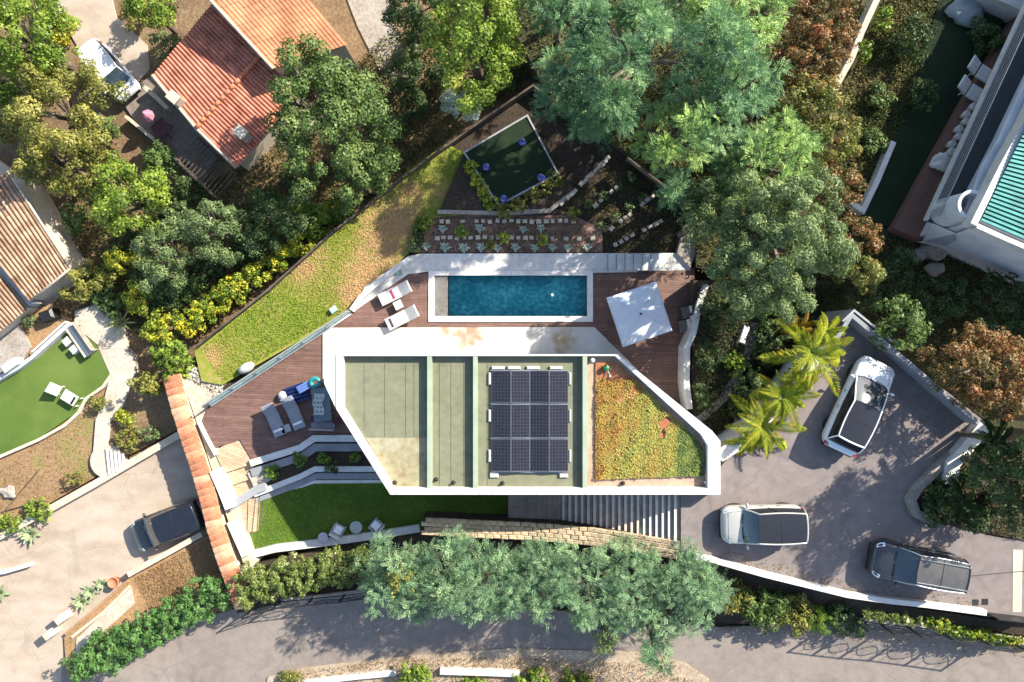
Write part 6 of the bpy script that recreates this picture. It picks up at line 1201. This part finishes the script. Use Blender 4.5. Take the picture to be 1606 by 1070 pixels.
# loose ground cover
Mgrass = tinted('grass_blades', [(.11, .20, .014), (.20, .29, .025), (.38, .31, .09), (.54, .34, .18)], .8, .2); Mgr2 = tinted('lawn_blades', [(.06, .13, .010), (.10, .19, .015), (.14, .23, .022), (.19, .27, .04)], .8, .2)
Mwd = tinted('weed_leaves', [(.03, .045, .012), (.07, .085, .02), (.13, .12, .035), (.22, .16, .08)], .8, .2); Mdry = tinted('dry_leaves', [(.14, .085, .035), (.22, .135, .06), (.28, .18, .09), (.34, .25, .14)], .9, .1)
lawnP = [W(x, y, -3.34) for x, y in ((316, 548), (640, 270), (700, 228), (768, 264), (742, 333), (652, 345), (640, 396), (562, 466), (540, 490), (350, 598))]
dryb = [(605, 380, 48), (575, 430, 42), (560, 462, 34), (630, 345, 34), (470, 425, 34), (500, 400, 22), (645, 300, 22), (690, 300, 20), (330, 560, 22), (600, 345, 30)]
def lt_(p, rng_):
    d = .30+.13*vnoise(p, .55, 21)+.10*vnoise(p, 1.6, 22)
    for (x, y, r) in dryb:
        c = W(x, y, -3.33); d += .75*np.exp(-((p[:, 0]-c.x)**2+(p[:, 1]-c.y)**2)/(r*.035)**2)
    return d+.12*rng_.normal(size=len(p))
cover('lawn_grass', lawnP, 22000, .11, .035, -3.34, Mgrass, 41, .05, .9, lt_)
cover('lower_lawn_grass', [W(x, y, -3.72) for x, y in ((392, 868), (428, 778), (480, 762), (640, 760), (797, 780), (797, 820), (662, 826), (520, 846))], 16000, .10, .025, -3.72, Mgr2, 42, .05, .9)
cover('dry_bed_litter', [W(x, y, -4.60) for x, y in ((0, 740), (60, 692), (122, 650), (165, 608), (148, 710), (148, 748), (0, 832))], 1600, .10, .045, -4.60, Mdry, 43, .04, .6)
cover('hedge_bed_litter', [W(x, y, -4.53) for x, y in ((210, 908), (330, 842), (352, 900), (240, 960))], 4000, .12, .05, -4.53, Mdry, 44, .06, .6)
cover('shaded_weeds', [W(x, y, -2.9) for x, y in ((1330, 140), (1390, -10), (1500, -10), (1420, 190), (1395, 225), (1350, 325), (1335, 300))], 15000, .16, .07, -2.9, Mwd, 45, .15, .8)
cover('bank_weeds', [W(x, y, -2.9) for x, y in ((1350, 350), (1450, 390), (1700, 430), (1700, 640), (1555, 660), (1400, 545), (1340, 480))], 12000, .16, .07, -2.9, Mwd, 46, .25, .8)
cover('hill_undergrowth', [W(x, y, -2.9) for x, y in ((760, -60), (1330, -60), (1345, 480), (1190, 480), (1095, 425), (1085, 345), (1000, 255), (885, 170), (850, 110))], 24000, .17, .085, -2.9, Mwd, 53, .35, .8)
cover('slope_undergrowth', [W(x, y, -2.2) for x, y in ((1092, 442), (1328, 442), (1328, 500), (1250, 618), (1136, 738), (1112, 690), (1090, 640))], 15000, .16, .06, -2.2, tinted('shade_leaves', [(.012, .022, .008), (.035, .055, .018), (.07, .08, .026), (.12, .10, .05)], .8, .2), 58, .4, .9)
Mfall = tinted('fallen_leaf', [(.05, .04, .015), (.12, .085, .03), (.20, .14, .05), (.12, .13, .03)], .9)
cover('fallen_leaves', [W(x, y, -1.2) for x, y in ((1140, 985), (1340, 985), (1620, 1012), (1620, 1030), (1340, 1010), (1140, 1005))], 500, .09, .05, lambda q: np.interp(q[:, 0], [9, 16, 24], [-2.3, -1.73, -1.07])+.01, Mfall, 54, .01, .3)
cover('fallen_leaves', [W(x, y, 0) for x, y in ((1130, 880), (1330, 928), (1540, 955), (1540, 940), (1330, 910), (1130, 860))], 350, .08, .045, .012, Mfall, 55, .01, .3)
cover('fallen_leaves', [W(x, y, 0) for x, y in ((1330, 500), (1530, 662), (1490, 710), (1420, 640), (1320, 560))], 380, .08, .045, .012, Mfall, 56, .01, .3)
cover('terrace_weeds', [W(x, y, -2.9) for x, y in ((860, 150), (900, 110), (1080, 150), (1080, 330), (1000, 250), (890, 175))], 5000, .14, .06, -2.9, Mwd, 47, .1, .8)
cover('terrace_bed_weeds', [W(x, y, -3.62) for x, y in ((905, 300), (985, 250), (1085, 345), (1065, 392), (950, 392))], 3000, .12, .05, -3.60, Mwd, 48, .1, .8)
cover('wood_undergrowth', [W(x, y, -4.86) for x, y in ((110, 300), (300, 300), (420, 240), (600, 60), (830, 20), (830, 120), (640, 265), (310, 530), (240, 540), (120, 460))], 26000, .17, .08, -4.91, Mwd, 49, .35, .8)
cover('verge_litter', [W(x, y, -3.54) for x, y in ((430, 1062), (620, 1032), (800, 1022), (1000, 1026), (1100, 1055), (1100, 1070), (430, 1075))], 4000, .10, .05, lambda q: -4.0+(q[:, 0]+14)*.0727, Mdry, 50, .12, .6)
cover('white_pebbles', [W(x, y, -3.55) for x, y in ((285, 585), (322, 572), (355, 600), (338, 636), (318, 650), (296, 620))], 1500, .14, .11, -3.55, tinted('pebble', [(.30, .22, .15), (.5, .44, .36), (.66, .62, .55), (.72, .7, .66)], .9), 52, .12, .5)
cover('bed_leaves', [W(x, y, -3.40) for x, y in ((645, 394), (660, 350), (685, 340), (905, 340), (940, 394))], 2200, .10, .05, -3.40, Mwd, 51, .08, .8)
print('leaves', NT[0])
